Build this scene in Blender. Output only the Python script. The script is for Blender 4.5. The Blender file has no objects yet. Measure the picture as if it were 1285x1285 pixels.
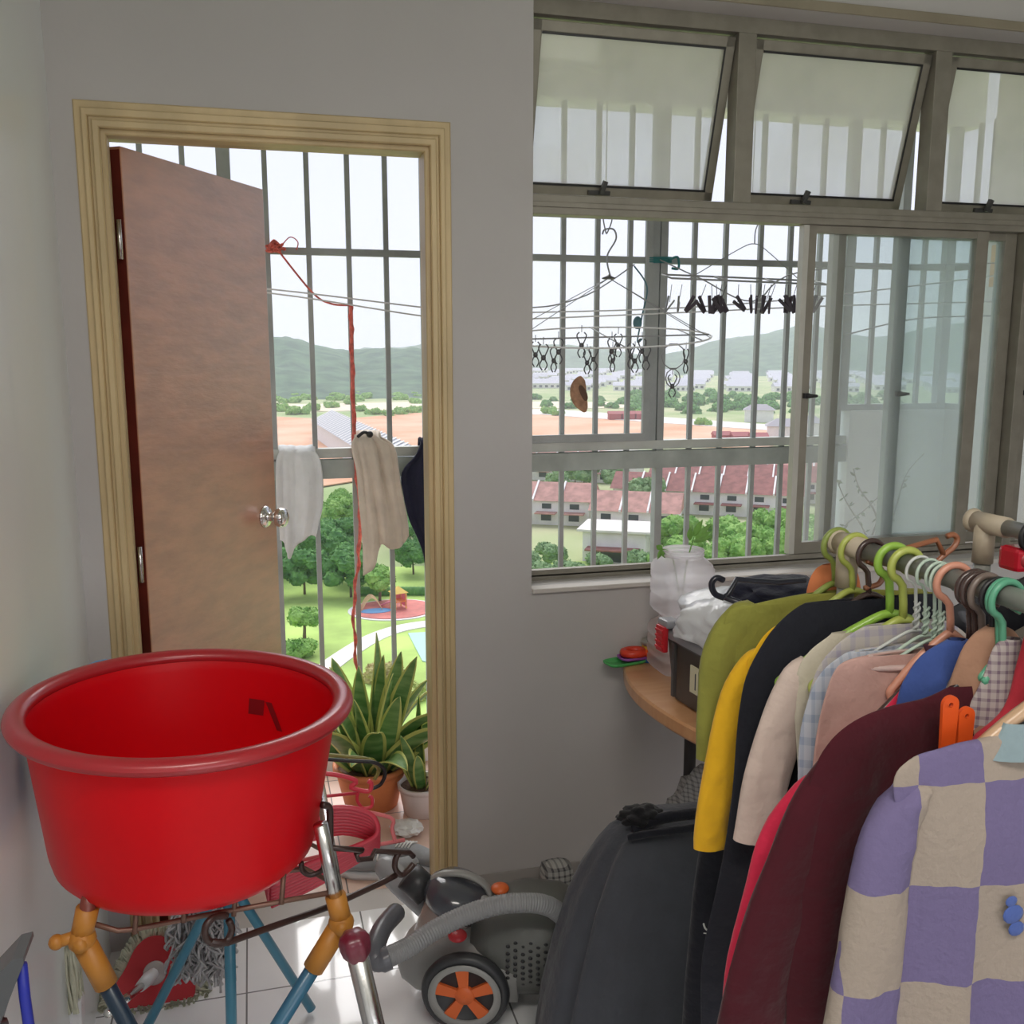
import bpy, bmesh, math, random
from mathutils import Vector, Matrix, noise
random.seed(7)
C = bpy.context.scene.collection
SC = bpy.context.scene
PI = math.pi
H = 1.52; F = 1210.0; CX = CY = 642.5
PIT = math.radians(9.43); YAW = math.radians(15)
FW = Vector((math.sin(YAW)*math.cos(PIT), math.cos(YAW)*math.cos(PIT), -math.sin(PIT)))
RT = Vector((math.cos(YAW), -math.sin(YAW), 0)); UP = RT.cross(FW)
def ray(x, y): return FW + RT*((x-CX)/F) - UP*((y-CY)/F)
def onY(x, y, Y):
    d = ray(x, y); return d*(Y/d.y) + Vector((0, 0, H))
def onZ(x, y, Z):
    d = ray(x, y); return d*((Z-H)/d.z) + Vector((0, 0, H))
def onX(x, y, X):
    d = ray(x, y); return d*(X/d.x) + Vector((0, 0, H))

# ------------------------------------------------------------ materials
MT = {}
def mat(name, col, rough=0.5, metal=0.0, var=0.0, vscale=8.0, bump=0.0, bscale=60.0, trans=0.0, alpha=1.0, sheen=0.0, coat=0.0, col2=None, stretch=(1, 1, 1), spec=0.5, sss=0.0):
    if name in MT: return MT[name]
    m = bpy.data.materials.new(name); m.use_nodes = True; nt = m.node_tree; b = nt.nodes['Principled BSDF']
    b.inputs['Base Color'].default_value = (*col, 1); b.inputs['Roughness'].default_value = rough; b.inputs['Metallic'].default_value = metal
    b.inputs['Specular IOR Level'].default_value = spec
    if trans: b.inputs['Transmission Weight'].default_value = trans
    if alpha < 1: b.inputs['Alpha'].default_value = alpha
    if sheen: b.inputs['Sheen Weight'].default_value = sheen
    if coat: b.inputs['Coat Weight'].default_value = coat
    tc = nt.nodes.new('ShaderNodeTexCoord'); mp = nt.nodes.new('ShaderNodeMapping'); mp.inputs['Scale'].default_value = stretch
    nt.links.new(tc.outputs['Object'], mp.inputs['Vector'])
    if var or col2:
        n = nt.nodes.new('ShaderNodeTexNoise'); n.inputs['Scale'].default_value = vscale; n.inputs['Detail'].default_value = 5
        nt.links.new(mp.outputs['Vector'], n.inputs['Vector'])
        r = nt.nodes.new('ShaderNodeValToRGB'); r.color_ramp.elements[0].position = .35; r.color_ramp.elements[1].position = .65
        c2 = col2 if col2 else tuple(min(1, c*(1+var)) for c in col)
        c1 = col if col2 else tuple(c*(1-var) for c in col)
        r.color_ramp.elements[0].color = (*c1, 1); r.color_ramp.elements[1].color = (*c2, 1)
        nt.links.new(n.outputs['Fac'], r.inputs['Fac']); nt.links.new(r.outputs['Color'], b.inputs['Base Color'])
    if bump:
        n2 = nt.nodes.new('ShaderNodeTexNoise'); n2.inputs['Scale'].default_value = bscale; n2.inputs['Detail'].default_value = 3
        nt.links.new(mp.outputs['Vector'], n2.inputs['Vector'])
        bp = nt.nodes.new('ShaderNodeBump'); bp.inputs['Strength'].default_value = bump; bp.inputs['Distance'].default_value = .01
        nt.links.new(n2.outputs['Fac'], bp.inputs['Height']); nt.links.new(bp.outputs['Normal'], b.inputs['Normal'])
    MT[name] = m; return m
def fabric(name, col, var=.06, col2=None, rough=.9, bump=.5): return mat(name, col, rough, var=var, vscale=14, bump=bump, bscale=35, sheen=.15, col2=col2, spec=.2)
def glass(name, tint, dust_lift=.0, refl=.08):
    m = bpy.data.materials.new(name); m.use_nodes = True; nt = m.node_tree; nt.nodes.clear()
    o = nt.nodes.new('ShaderNodeOutputMaterial'); t = nt.nodes.new('ShaderNodeBsdfTransparent'); t.inputs['Color'].default_value = (*tint, 1)
    g = nt.nodes.new('ShaderNodeBsdfGlossy'); g.inputs['Roughness'].default_value = .03
    fr = nt.nodes.new('ShaderNodeLayerWeight'); fr.inputs['Blend'].default_value = .25
    mu = nt.nodes.new('ShaderNodeMath'); mu.operation = 'MULTIPLY_ADD'; mu.inputs[1].default_value = .5; mu.inputs[2].default_value = refl*.5
    mx = nt.nodes.new('ShaderNodeMixShader')
    nt.links.new(fr.outputs['Fresnel'], mu.inputs[0]); nt.links.new(mu.outputs[0], mx.inputs[0]); nt.links.new(t.outputs[0], mx.inputs[1]); nt.links.new(g.outputs[0], mx.inputs[2])
    last = mx
    if dust_lift:
        d = nt.nodes.new('ShaderNodeBsdfTranslucent'); d.inputs['Color'].default_value = (1, .96, .98, 1)  # translucent dust film, also lightens panes in place of missing balcony brightness
        m2 = nt.nodes.new('ShaderNodeMixShader')
        tc = nt.nodes.new('ShaderNodeTexCoord'); nz = nt.nodes.new('ShaderNodeTexNoise'); nz.inputs['Scale'].default_value = 5
        mr = nt.nodes.new('ShaderNodeMapRange'); mr.inputs[3].default_value = dust_lift*.7; mr.inputs[4].default_value = dust_lift*1.3
        nt.links.new(tc.outputs['Object'], nz.inputs['Vector']); nt.links.new(nz.outputs['Fac'], mr.inputs[0]); nt.links.new(mr.outputs[0], m2.inputs[0])
        nt.links.new(mx.outputs[0], m2.inputs[1]); nt.links.new(d.outputs[0], m2.inputs[2]); last = m2
    nt.links.new(last.outputs[0], o.inputs['Surface']); MT[name] = m; return m

# ------------------------------------------------------------ mesh building
class MB:
    def __init__(s): s.v = []; s.f = []; s.m = []; s.sm = []; s.M = None
    def add(s, vs, fs, mi=0, smooth=True):
        o = len(s.v); s.v += [Vector(v) for v in vs]
        for f in fs: s.f.append([i+o for i in f]); s.m.append(mi); s.sm.append(smooth)
        return s
    def box(s, a, b, mi=0, M=None, bev=0):
        x0, y0, z0 = [min(p, q) for p, q in zip(a, b)]; x1, y1, z1 = [max(p, q) for p, q in zip(a, b)]
        bm = bmesh.new(); bmesh.ops.create_cube(bm, size=1)
        for v in bm.verts: v.co = Vector(((x0+x1)/2+v.co.x*(x1-x0), (y0+y1)/2+v.co.y*(y1-y0), (z0+z1)/2+v.co.z*(z1-z0)))
        if bev: bmesh.ops.bevel(bm, geom=bm.edges[:], offset=bev, segments=2, affect='EDGES', profile=.6)
        s.frombm(bm, mi, False, M); return s
    def frombm(s, bm, mi=0, smooth=True, M=None):
        bm.verts.index_update()
        s.add([(M @ v.co) if M else v.co.copy() for v in bm.verts], [[v.index for v in f.verts] for f in bm.faces], mi, smooth); bm.free(); return s
    def ball(s, c, r, mi=0, seg=12, sc=(1, 1, 1), M=None):
        bm = bmesh.new(); bmesh.ops.create_uvsphere(bm, u_segments=seg, v_segments=max(6, seg*2//3), radius=r)
        for v in bm.verts: v.co = Vector((v.co.x*sc[0], v.co.y*sc[1], v.co.z*sc[2]))
        if M:
            for v in bm.verts: v.co = M @ v.co
        for v in bm.verts: v.co += Vector(c)
        return s.frombm(bm, mi)
    def tube(s, pts, r, mi=0, seg=8, closed=False, flat=1.0, caps=True):
        pts = [Vector(p) for p in pts]; n = len(pts)
        rs = r if isinstance(r, (list, tuple)) else [r]*n
        tg = []
        for i in range(n):
            a = pts[i-1] if (i > 0 or closed) else pts[i]; b = pts[(i+1) % n] if (i < n-1 or closed) else pts[i]
            t = (b-a); tg.append(t.normalized() if t.length > 1e-9 else Vector((0, 0, 1)))
        u = tg[0].orthogonal().normalized()
        if abs(tg[0].z) < .99: u = tg[0].cross(Vector((0, 0, 1))).normalized()
        vs = []
        for i in range(n):
            u = (u - tg[i]*u.dot(tg[i])).normalized(); w = tg[i].cross(u)
            for k in range(seg):
                a = 2*PI*k/seg; vs.append(pts[i]+u*math.cos(a)*rs[i]+w*math.sin(a)*rs[i]*flat)
        fs = []
        for i in range(n if closed else n-1):
            for k in range(seg):
                j = (i+1) % n; fs.append([i*seg+k, i*seg+(k+1) % seg, j*seg+(k+1) % seg, j*seg+k])
        if caps and not closed: fs += [list(range(seg))[::-1], [(n-1)*seg+k for k in range(seg)]]
        return s.add(vs, fs, mi)
    def loft(s, rings, mi=0, cap0=False, cap1=False):
        n = len(rings[0]); vs = [p for r in rings for p in r]; fs = []
        for i in range(len(rings)-1):
            for k in range(n): fs.append([i*n+k, i*n+(k+1) % n, (i+1)*n+(k+1) % n, (i+1)*n+k])
        if cap0: fs.append(list(range(n))[::-1])
        if cap1: fs.append([(len(rings)-1)*n+k for k in range(n)])
        return s.add(vs, fs, mi)
    def lathe(s, prof, c=(0, 0, 0), n=32, mi=0, M=None, cap0=False, cap1=False):
        rings = []
        for r, z in prof:
            rings.append([(M @ Vector((r*math.cos(2*PI*k/n), r*math.sin(2*PI*k/n), z)) if M else Vector((r*math.cos(2*PI*k/n), r*math.sin(2*PI*k/n), z)))+Vector(c) for k in range(n)])
        return s.loft(rings, mi, cap0, cap1)
    def prism(s, poly, z0, z1, mi=0):
        n = len(poly); vs = [Vector((p[0], p[1], z0)) for p in poly]+[Vector((p[0], p[1], z1)) for p in poly]
        fs = [list(range(n))[::-1], list(range(n, 2*n))]+[[i, (i+1) % n, n+(i+1) % n, n+i] for i in range(n)]
        return s.add(vs, fs, mi, False)
    def build(s, name, mats, parent=None, loc=None):
        me = bpy.data.meshes.new(name); me.from_pydata([tuple(v) for v in s.v], [], s.f)
        if not isinstance(mats, (list, tuple)): mats = [mats]
        for m in mats: me.materials.append(m)
        me.polygons.foreach_set('material_index', s.m); me.polygons.foreach_set('use_smooth', s.sm); me.validate(); me.update()
        o = bpy.data.objects.new(name, me); C.objects.link(o)
        if parent: o.parent = parent; o.matrix_parent_inverse = Matrix.Translation(parent.location).inverted()
        return o
def rot(ax, ang, c=(0, 0, 0)):
    c = Vector(c); return Matrix.Translation(c) @ Matrix.Rotation(ang, 4, ax) @ Matrix.Translation(-c)
def crom(P, k=6, closed=False):
    P = [Vector(p) for p in P]; n = len(P); out = []
    for i in range(n if closed else n-1):
        if closed: a, b, c, d = P[i-1], P[i], P[(i+1) % n], P[(i+2) % n]
        else: a, b, c, d = P[max(0, i-1)], P[i], P[i+1], P[min(n-1, i+2)]
        for j in range(k):
            t = j/k; out.append(.5*((2*b)+(c-a)*t+(2*a-5*b+4*c-d)*t*t+(3*b-a-3*c+d)*t**3))
    if not closed: out.append(P[-1])
    return out
def tag(o, label, cat, group=None, kind=None):
    if label: o['label'] = label
    if cat: o['category'] = cat
    if group: o['group'] = group
    if kind: o['kind'] = kind
    return o
def thing(name, label, cat, loc=(0, 0, 0), group=None):
    o = bpy.data.objects.new(name, None); C.objects.link(o); o.location = loc; o.empty_display_size = .1
    bpy.context.view_layer.update() if False else None
    return tag(o, label, cat, group)
def struct(o): o['kind'] = 'structure'; return o
def dup(o, loc=None, rz=None, label=None, group=None, scale=None, parent=None):
    r = o.copy(); C.objects.link(r)
    if loc is not None: r.location = loc
    if rz is not None: r.rotation_euler = (0, 0, rz)
    if scale is not None: r.scale = scale
    if label: r['label'] = label
    if group: r['group'] = group
    if parent: r.parent = parent
    for ch in list(o.children): dup(ch, parent=r)
    return r

# common materials
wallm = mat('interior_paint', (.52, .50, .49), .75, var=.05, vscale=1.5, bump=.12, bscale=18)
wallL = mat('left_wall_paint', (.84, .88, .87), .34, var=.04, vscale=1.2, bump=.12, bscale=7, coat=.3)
extm = mat('white_exterior_paint', (.93, .93, .93), .8, var=.04, vscale=2, bump=.1, bscale=30)
ceilm = mat('ceiling_paint', (.6, .62, .59), .8, var=.02)
cream = mat('cream_gloss_paint', (.60, .46, .25), .42, var=.12, vscale=9, bump=.25, bscale=25, stretch=(1, 1, .25))
alum = mat('bronze_aluminium', (.285, .265, .22), .45, metal=.35, var=.08, vscale=20)
alumw = mat('pale_aluminium', (.56, .55, .50), .4, metal=.3, var=.05)
alumg = mat('tarnished_green_aluminium', (.27, .33, .30), .45, metal=.3, var=.08)
grillem = mat('grey_green_grille_paint', (.37, .39, .395), .55, var=.14, vscale=5, bump=.15)
railm = mat('pale_grille_rail_paint', (.55, .57, .54), .6, var=.1, vscale=7)
glz = glass('clear_glass', (.93, .96, .96), dust_lift=.10)
glzt = glass('greenish_glass', (.90, .96, .95), dust_lift=.17)
glza = glass('brightened_dusty_glass', (.95, .97, .97), dust_lift=.46)  # slight real dust, film made heavier to brighten the dim balcony behind
black = mat('black_plastic', (.018, .018, .02), .4, bump=.05)
steel = mat('brushed_steel', (.62, .61, .60), .25, metal=1, bump=.05)
chrome = mat('chrome', (.75, .74, .72), .14, metal=1)

# ------------------------------------------------------------ room shell
D = 2.445; YB = 2.565
def tiles(name, c1, c2, mortar, size, ox, oy, rough):
    m = mat(name, c1, rough); nt = m.node_tree; b = nt.nodes['Principled BSDF']
    tc = [n for n in nt.nodes if n.type == 'TEX_COORD'][0]; mp = [n for n in nt.nodes if n.type == 'MAPPING'][0]
    mp.inputs['Location'].default_value = (-ox, -oy, 0)
    br = nt.nodes.new('ShaderNodeTexBrick'); br.offset = 0; br.squash = 1
    br.inputs['Scale'].default_value = 1; br.inputs['Brick Width'].default_value = size; br.inputs['Row Height'].default_value = size
    br.inputs['Mortar Size'].default_value = .0022; br.inputs['Color1'].default_value = (*c1, 1); br.inputs['Color2'].default_value = (*c2, 1); br.inputs['Mortar'].default_value = (*mortar, 1)
    nt.links.new(mp.outputs[0], br.inputs['Vector'])
    nz = nt.nodes.new('ShaderNodeTexNoise'); nz.inputs['Scale'].default_value = 7; nz.inputs['Detail'].default_value = 6
    nt.links.new(tc.outputs['Object'], nz.inputs['Vector'])
    rp = nt.nodes.new('ShaderNodeValToRGB'); rp.color_ramp.elements[0].position = .3; rp.color_ramp.elements[0].color = (.72, .68, .66, 1); rp.color_ramp.elements[1].position = .6; rp.color_ramp.elements[1].color = (1, 1, 1, 1)
    nt.links.new(nz.outputs['Fac'], rp.inputs['Fac'])
    mx = nt.nodes.new('ShaderNodeMixRGB'); mx.blend_type = 'MULTIPLY'; mx.inputs[0].default_value = .6 if 'terra' in name else .15
    nt.links.new(br.outputs['Color'], mx.inputs[1]); nt.links.new(rp.outputs[0], mx.inputs[2]); nt.links.new(mx.outputs[0], b.inputs['Base Color'])
    bp = nt.nodes.new('ShaderNodeBump'); bp.inputs['Strength'].default_value = .4; bp.inputs['Distance'].default_value = .002; bp.invert = True
    nt.links.new(br.outputs['Fac'], bp.inputs['Height']); nt.links.new(bp.outputs[0], b.inputs['Normal'])
    return m
whitetile = tiles('white_floor_tile', (.90, .91, .92), (.87, .88, .89), (.22, .22, .22), .3, -.073, 2.19, .09)
terratile = tiles('terra_pink_tile', (.78, .56, .46), (.74, .52, .42), (.16, .12, .11), .3, .205, 2.714, .3)
XR = 3.3; YBK = -2.6; ZC = 2.75
struct(MB().box((-.41, YBK, -.12), (XR, D+.02, 0)).build('floor', whitetile))
struct(MB().box((-.41-.12, YBK-.12, ZC), (XR+.12, YB, ZC+.1)).build('ceiling', ceilm))
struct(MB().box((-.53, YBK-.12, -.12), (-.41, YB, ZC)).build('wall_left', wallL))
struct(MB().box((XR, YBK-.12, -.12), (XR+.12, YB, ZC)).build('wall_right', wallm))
wb = MB()   # unseen back wall, wide opening added behind the camera to let in fill light
wb.box((-.41, YBK-.12, -.12), (XR, YBK, .8)).box((-.41, YBK-.12, 2.4), (XR, YBK, ZC)).box((-.41, YBK-.12, .8), (.1, YBK, 2.4)).box((2.8, YBK-.12, .8), (XR, YBK, 2.4))
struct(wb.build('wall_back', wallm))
DX0, DX1, DZ = -.315, .452, 2.03
WX0, WX1, WZ0, WZ1 = .710, 2.95, .886, 2.413
w = MB()
w.box((-.41, D, -.12), (DX0, YB, ZC)).box((DX0, D, DZ), (DX1, YB, ZC)).box((DX1, D, -.12), (WX0, YB, ZC))
w.box((WX0, D, -.12), (WX1, YB, WZ0)).box((WX0, D, WZ1), (WX1, YB, ZC)).box((WX1, D, -.12), (XR, YB, ZC))
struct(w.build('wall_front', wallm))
struct(MB().box((DX0, D+.015, -.12), (DX1, YB, -.001)).build('trim_threshold', mat('threshold_cement', (.5, .47, .44), .6)))
tr1 = MB(); tr1.box((WX0-.01, D-.008, WZ1+.0), (XR, D, WZ1+.026), bev=.003)
struct(tr1.build('trim_1', mat('brown_beam_paint', (.30, .26, .19), .6, var=.1)))
struct(MB().box((WX0, D-.012, WZ0-.012), (WX1, D+.03, WZ0+.001), bev=.003).build('trim_2', mat('sill_edge_paint', (.62, .58, .54), .6)))
struct(MB().box((.515, D-.006, 0), (XR, D, .07), bev=.002).build('baseboard_front', mat('grey_baseboard', (.33, .31, .29), .5)))

# door 1: frame, casing, leaf
door = struct(thing('door_1', None, None, (DX0, D, 0)))
def uframe(mb, o, i, y0, y1, zt_o, zt_i, xl, xr, mi=0):
    P = [(xl-o, 0), (xl-i, 0), (xl-i, zt_i), (xr+i, zt_i), (xr+i, 0), (xr+o, 0), (xr+o, zt_o), (xl-o, zt_o)]
    c = .003
    Q = [(xl-o+c, 0), (xl-i-c, 0), (xl-i-c, zt_i+c), (xr+i+c, zt_i+c), (xr+i+c, 0), (xr+o-c, 0), (xr+o-c, zt_o-c), (xl-o+c, zt_o-c)]
    vs = [Vector((x, y0, z)) for x, z in Q]+[Vector((x, y0+c, z)) for x, z in P]+[Vector((x, y1, z)) for x, z in P]
    fs = [[0, 1, 2, 7], [7, 2, 3, 6], [6, 3, 4, 5]]
    for r_ in (0, 8):
        for k in range(8): fs.append([r_+k, r_+8+k, r_+8+(k+1) % 8, r_+(k+1) % 8])
    mb.add(vs, fs, mi, False)
fr = MB(); OX0, OX1, OZ = -.293, .432, 2.003
uframe(fr, .066, .047, D-.006, D+.004, OZ+.072, OZ+.047, OX0, OX1)
uframe(fr, .050, .036, D-.016, D+.004, OZ+.055, OZ+.036, OX0, OX1)
uframe(fr, .037, .026, D-.010, D+.004, OZ+.039, OZ+.026, OX0, OX1)
uframe(fr, .028, .012, D-.020, D+.02, OZ+.029, OZ+.012, OX0, OX1)
uframe(fr, .020, .0, D-.002, D+.045, OZ+.022, OZ, OX0, OX1)
uframe(fr, .019, .010, D+.045, YB+.012, OZ+.021, OZ+.010, OX0, OX1)
fr.build('door_frame', cream, door)
# leaf : swung out onto the balcony
hg = Vector((-.272, 2.505, 0)); tip = Vector((.057, 3.045, 0)); dv = (tip-hg).normalized(); nv = Vector((dv.y, -dv.x, 0)); LL = (tip-hg).length
LM = Matrix(((dv.x, nv.x, 0, hg.x), (dv.y, nv.y, 0, hg.y), (0, 0, 1, 0), (0, 0, 0, 1)))
leafm = mat('brown_varnished_door', (.52, .22, .12), .36, var=.13, vscale=4, bump=.25, bscale=8, stretch=(2, 2, 7), coat=1.0, spec=1.0); leafm.node_tree.nodes['Principled BSDF'].inputs['Coat Roughness'].default_value = .28; leafm.node_tree.nodes['Principled BSDF'].inputs['Coat IOR'].default_value = 1.9
redm = mat('dark_red_door_edge', (.13, .018, .012), .45, var=.2)
lf = MB().box((0, -.038, .012), (LL, 0, 1.992), 0, LM, bev=.002)
leaf = lf.build('door_leaf', leafm, door)
MB().box((-.0012, -.036, .02), (-.0002, -.002, 1.985), 0, LM).build('edge_strip', redm, leaf)
kx = LL-.065
kb = MB(); KM = LM @ Matrix.Translation((kx, 0, 1.025)) @ Matrix.Rotation(-PI/2, 4, 'X')
kb.lathe([(0.0, 0), (.034, 0), (.034, .004), (.028, .009), (.014, .012), (.012, .028), (.016, .034), (.026, .042), (.030, .054), (.027, .066), (.016, .073), (0.0005, .075)], n=28, M=KM)
kb.build('door_knob', chrome, leaf)
KM2 = LM @ Matrix.Translation((kx, -.038, 1.025)) @ Matrix.Rotation(PI/2, 4, 'X')
MB().lathe([(0.0, 0), (.034, 0), (.034, .004), (.028, .009), (.014, .012), (.012, .028), (.016, .034), (.026, .042), (.030, .054), (.027, .066), (.016, .073), (0.0005, .075)], n=28, M=KM2).build('door_knob', chrome, leaf)
hb = MB()
for z in (.25, 1.0, 1.78): hb.tube([(hg.x-.012, hg.y-.012, z-.045), (hg.x-.012, hg.y-.012, z+.045)], .0055)
hb.build('hinge', steel, door)

# window 1
win = struct(thing('window_1', None, None, (WX0, 2.53, WZ0)))
yF = 2.53; y2 = YB+.02
TZ0, TZ1 = 1.879, 1.93   # transom
f = MB()
f.box((WX0, yF, WZ0), (WX0+.022, y2, WZ1)); f.box((WX0, yF, 2.373), (WX1, y2, WZ1)); f.box((WX0, yF, WZ0), (WX1, y2, WZ0+.016))
f.box((WX0, yF-.004, TZ0), (WX1, y2, TZ1), bev=.003); f.box((WX0, yF-.009, TZ0+.018), (WX1, yF, TZ0+.032), bev=.002)
f.box((WX0, yF, WZ0+.012), (WX1, yF+.02, WZ0+.03))
for xm in (1.341, 1.967, 2.6): f.box((xm-.027, yF, TZ1), (xm+.027, y2, 2.373), bev=.002)
for xm in (2.315, 2.93): f.box((xm-.012, yF-.004, WZ0), (xm+.022, y2, TZ0), bev=.002)
f.build('window_frame', alum, win)
# awning sashes hinged at the top, swung outwards
def awning(x0, x1, ang):
    zt, zb = 2.366, 1.937; L = zt-zb; M = rot('X', ang, (0, yF+.02, zt))
    s = MB(); a = .027
    s.box((x0, yF+.01, zt-a), (x1, yF+.035, zt), 0, M, .002); s.box((x0, yF+.01, zb), (x1, yF+.035, zb+a*.9), 0, M, .002)
    s.box((x0, yF+.01, zb), (x0+a, yF+.035, zt), 0, M, .002); s.box((x1-a, yF+.01, zb), (x1, yF+.035, zt), 0, M, .002)
    so = s.build('awning_sash', alum, win)
    g = MB(); g.box((x0+a-.003, yF+.018, zb+a-.003), (x1-a+.003, yF+.022, zt-a+.003), 0, M); g.build('glass_pane', glza, so)
    gk = MB(); gk.box((x0+a-.001, yF+.007, zb+a*.9), (x1-a+.001, yF+.010, zb+a*.9+.006), 0, M); gk.box((x1-a-.004, yF+.007, zb+a), (x1-a, yF+.010, zt-a), 0, M); gk.box((x0+a, yF+.007, zt-a-.006), (x1-a, yF+.01, zt-a), 0, M)
    gk.build('glazing_gasket', black, so)
    h = MB(); xm = (x0+x1)/2-.06; h.box((xm-.035, yF-.002, zb+.004), (xm+.03, yF+.01, zb+.016), 0, M, .002); h.box((xm-.006, yF-.016, zb+.008), (xm+.006, yF, zb+.045), 0, M @ rot('Y', .3, (xm, yF, zb+.01)), .002)
    h.build('sash_handle', mat('grey_handle', (.06, .06, .06), .4), so)
    st = MB(); pb = M @ Vector((x1-.006, yF+.03, zb+.16)); st.tube([(x1+.004, yF+.03, zt-.03), pb], .004, seg=6); st.build('stay_arm', alumw, so)
awning(.736, 1.312, math.radians(16)); awning(1.372, 1.936, math.radians(15)); awning(1.998, 2.57, math.radians(13))
awning(2.63, 2.925, math.radians(10))
def slider(x0, x1, y, m1, m2, gm, latch=True, lw=.042, rw=.042):
    zb, zt = WZ0+.03, TZ0
    s = MB(); s.box((x0, y, zb), (x0+lw, y+.022, zt), 0, bev=.0015); s.box((x1-rw, y, zb), (x1, y+.022, zt), 0, bev=.0015)
    s.box((x0+lw, y+.001, zt-.022), (x1-rw, y+.021, zt-.001), 0); s.box((x0+lw, y+.001, zb+.001), (x1-rw, y+.021, zb+.035), 0)
    so = s.build('sliding_sash', m1, win)
    MB().box((x0-.0015, y-.002, zb+.001), (x0+lw*.38, y+.0235, zt-.001)).build('stile_edge', m2, so)
    MB().box((x0+lw-.002, y+.009, zb+.033), (x1-rw+.002, y+.013, zt-.02)).build('glass_pane', gm, so)
    if latch:
        l = MB(); l.box((x0+lw*.5, y-.010, 1.385), (x0+lw*.9, y, 1.40)); l.tube([(x0+lw*.7, y-.006, 1.392), (x0+lw*1.5, y-.012, 1.392)], [.009, .004], seg=6); l.build('latch', black, so)
slider(1.545, 2.175, yF+.008, alum, alumw, glz); slider(1.660, 2.300, yF+.034, alum, alumw, glz, False); slider(1.895, 2.305, yF+.056, alumg, alumg, glzt)
slider(2.335, 2.92, yF+.02, alum, alumw, glz, True)

# ------------------------------------------------------------ balcony
YG = 3.445
bz = MB().box((-.85, YB, -.12), (3.1, 3.60, 0)); bo = struct(bz.build('floor_balcony', terratile))
sh = MB(); sh.box((-.85, YB, 2.72), (3.1, 3.60, 2.85)); struct(sh.build('ceiling_balcony', extm))
struct(MB().box((-.85, YG-.05, 2.40), (2.85, YG+.10, 2.72)).build('wall_balcony_beam', extm))
struct(MB().box((-.85, YG-.05, 0), (2.32, YG+.09, .075)).build('trim_kerb', extm))
struct(MB().box((-.97, YB, -.12), (-.85, 3.6, 2.85)).build('wall_balcony_left', extm))
pp = MB(); pp.box((2.32, YG-.04, 0), (2.769, YG+.09, 1.285)); pp.box((2.769, 3.24, 0), (2.88, YG+.09, 1.285)); struct(pp.build('wall_parapet', extm))
struct(MB().box((2.769, YB, 0), (2.88, 3.24, 2.72)).build('wall_balcony_right', extm))
gr = thing('balcony_grille', 'grey-green painted steel security grille enclosing the balcony outside door and window', 'window grille', (.5, YG, .08))
def bars(mb, xs, z0, z1, t=.0085, y=YG):
    for x in xs: mb.box((x-t, y-t, z0), (x+t, y+t, z1))
def barset(xs, z0, z1, nm='bar', y=YG, t=.0085):
    for x in xs: MB().box((x-t, y-t, z0), (x+t, y+t, z1)).build(nm, grillem, gr)
xs = [-.70, -.575, -.445, -.317, -.188, .071, .207, .342, .470, .598, .73, .86, .99, 1.116, 1.248, 1.376, 1.636, 1.765, 1.912, 2.04, 2.17, 2.29]
barset([x for x in xs if x < 2.3], .10, 2.40)
barset([2.425, 2.65], 1.285, 2.40)
for x, wd in ((-.06, .022), (2.30, .02), (2.54, .018), (2.762, .02)):
    MB().box((x-wd, YG-.018, .08 if x < 2.3 else 1.285), (x+wd, YG+.018, 2.40)).build('post', grillem, gr)
p = MB(); p.box((1.461, YG-.02, 1.18), (1.487, YG+.015, 2.40)); p.box((1.492, YG-.02, .10), (1.52, YG+.02, 2.40)); p.build('post', grillem, gr)
MB().box((-.85, YG-.012, 1.845), (2.769, YG+.012, 1.868)).build('upper_rail', grillem, gr)
MB().box((-.85, YG-.012, .10), (2.32, YG+.012, .125)).build('bottom_rail', grillem, gr)
MB().box((-.85, YG-.022, 1.152), (2.32, YG+.02, 1.185)).build('middle_rail', railm, gr)
MB().box((-.85, YG-.03, 1.08), (2.32, YG+.012, 1.146)).build('lower_middle_rail', mat('worn_green_rail', (.40, .44, .42), .6, var=.15, vscale=9), gr)
e = MB(); e.box((.72, YG-.03, 1.186), (1.458, YG-.012, 1.215)); e.box((1.43, YG-.029, 1.215), (1.457, YG-.012, 2.085)); e.box((.72, YG-.03, 2.085), (1.458, YG-.012, 2.115)); e.box((.72, YG-.029, 1.215), (.745, YG-.012, 2.085)); e.build('escape_hatch_frame', grillem, gr)
for y in (3.27, 3.35): MB().box((2.79, y-.008, 1.285), (2.806, y+.008, 2.40)).build('side_bar', grillem, gr)
MB().box((2.785, 3.24, 1.285), (2.81, YG, 1.31)).build('side_rail', railm, gr); MB().box((2.785, 3.24, 1.845), (2.81, YG, 1.868)).build('side_rail', grillem, gr)
MB().box((2.32, YG-.015, 1.285), (2.769, YG+.015, 1.31)).build('parapet_rail', grillem, gr)

# paper talisman on the balcony side wall
c0 = onX(1252, 333, 2.766); tz = MB(); ty0, ty1 = c0.y-.045, c0.y+.04
tz.box((2.7665, ty0, c0.z-.078), (2.769, ty1, c0.z+.078), 0, bev=.0008)
for k in range(5):
    zc = c0.z+.055-k*.027
    for j in range(4):
        a = random.uniform(-1, 1); tz.box((2.7655, c0.y-.014, zc-.0015), (2.7665, c0.y+.014, zc+.0015), 1, rot('X', a*1.5, (2.766, c0.y+random.uniform(-.006, .006), zc+random.uniform(-.006, .006))))
tag(tz.build('paper_charm', [mat('orange_paper', (.90, .45, .10), .7, var=.1), mat('dark_red_ink', (.35, .05, .03), .7)]), 'narrow orange paper charm with dark red characters on the balcony side wall', 'paper sign')


whitetile.node_tree.nodes['Principled BSDF'].inputs['Coat Weight'].default_value = .6
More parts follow.
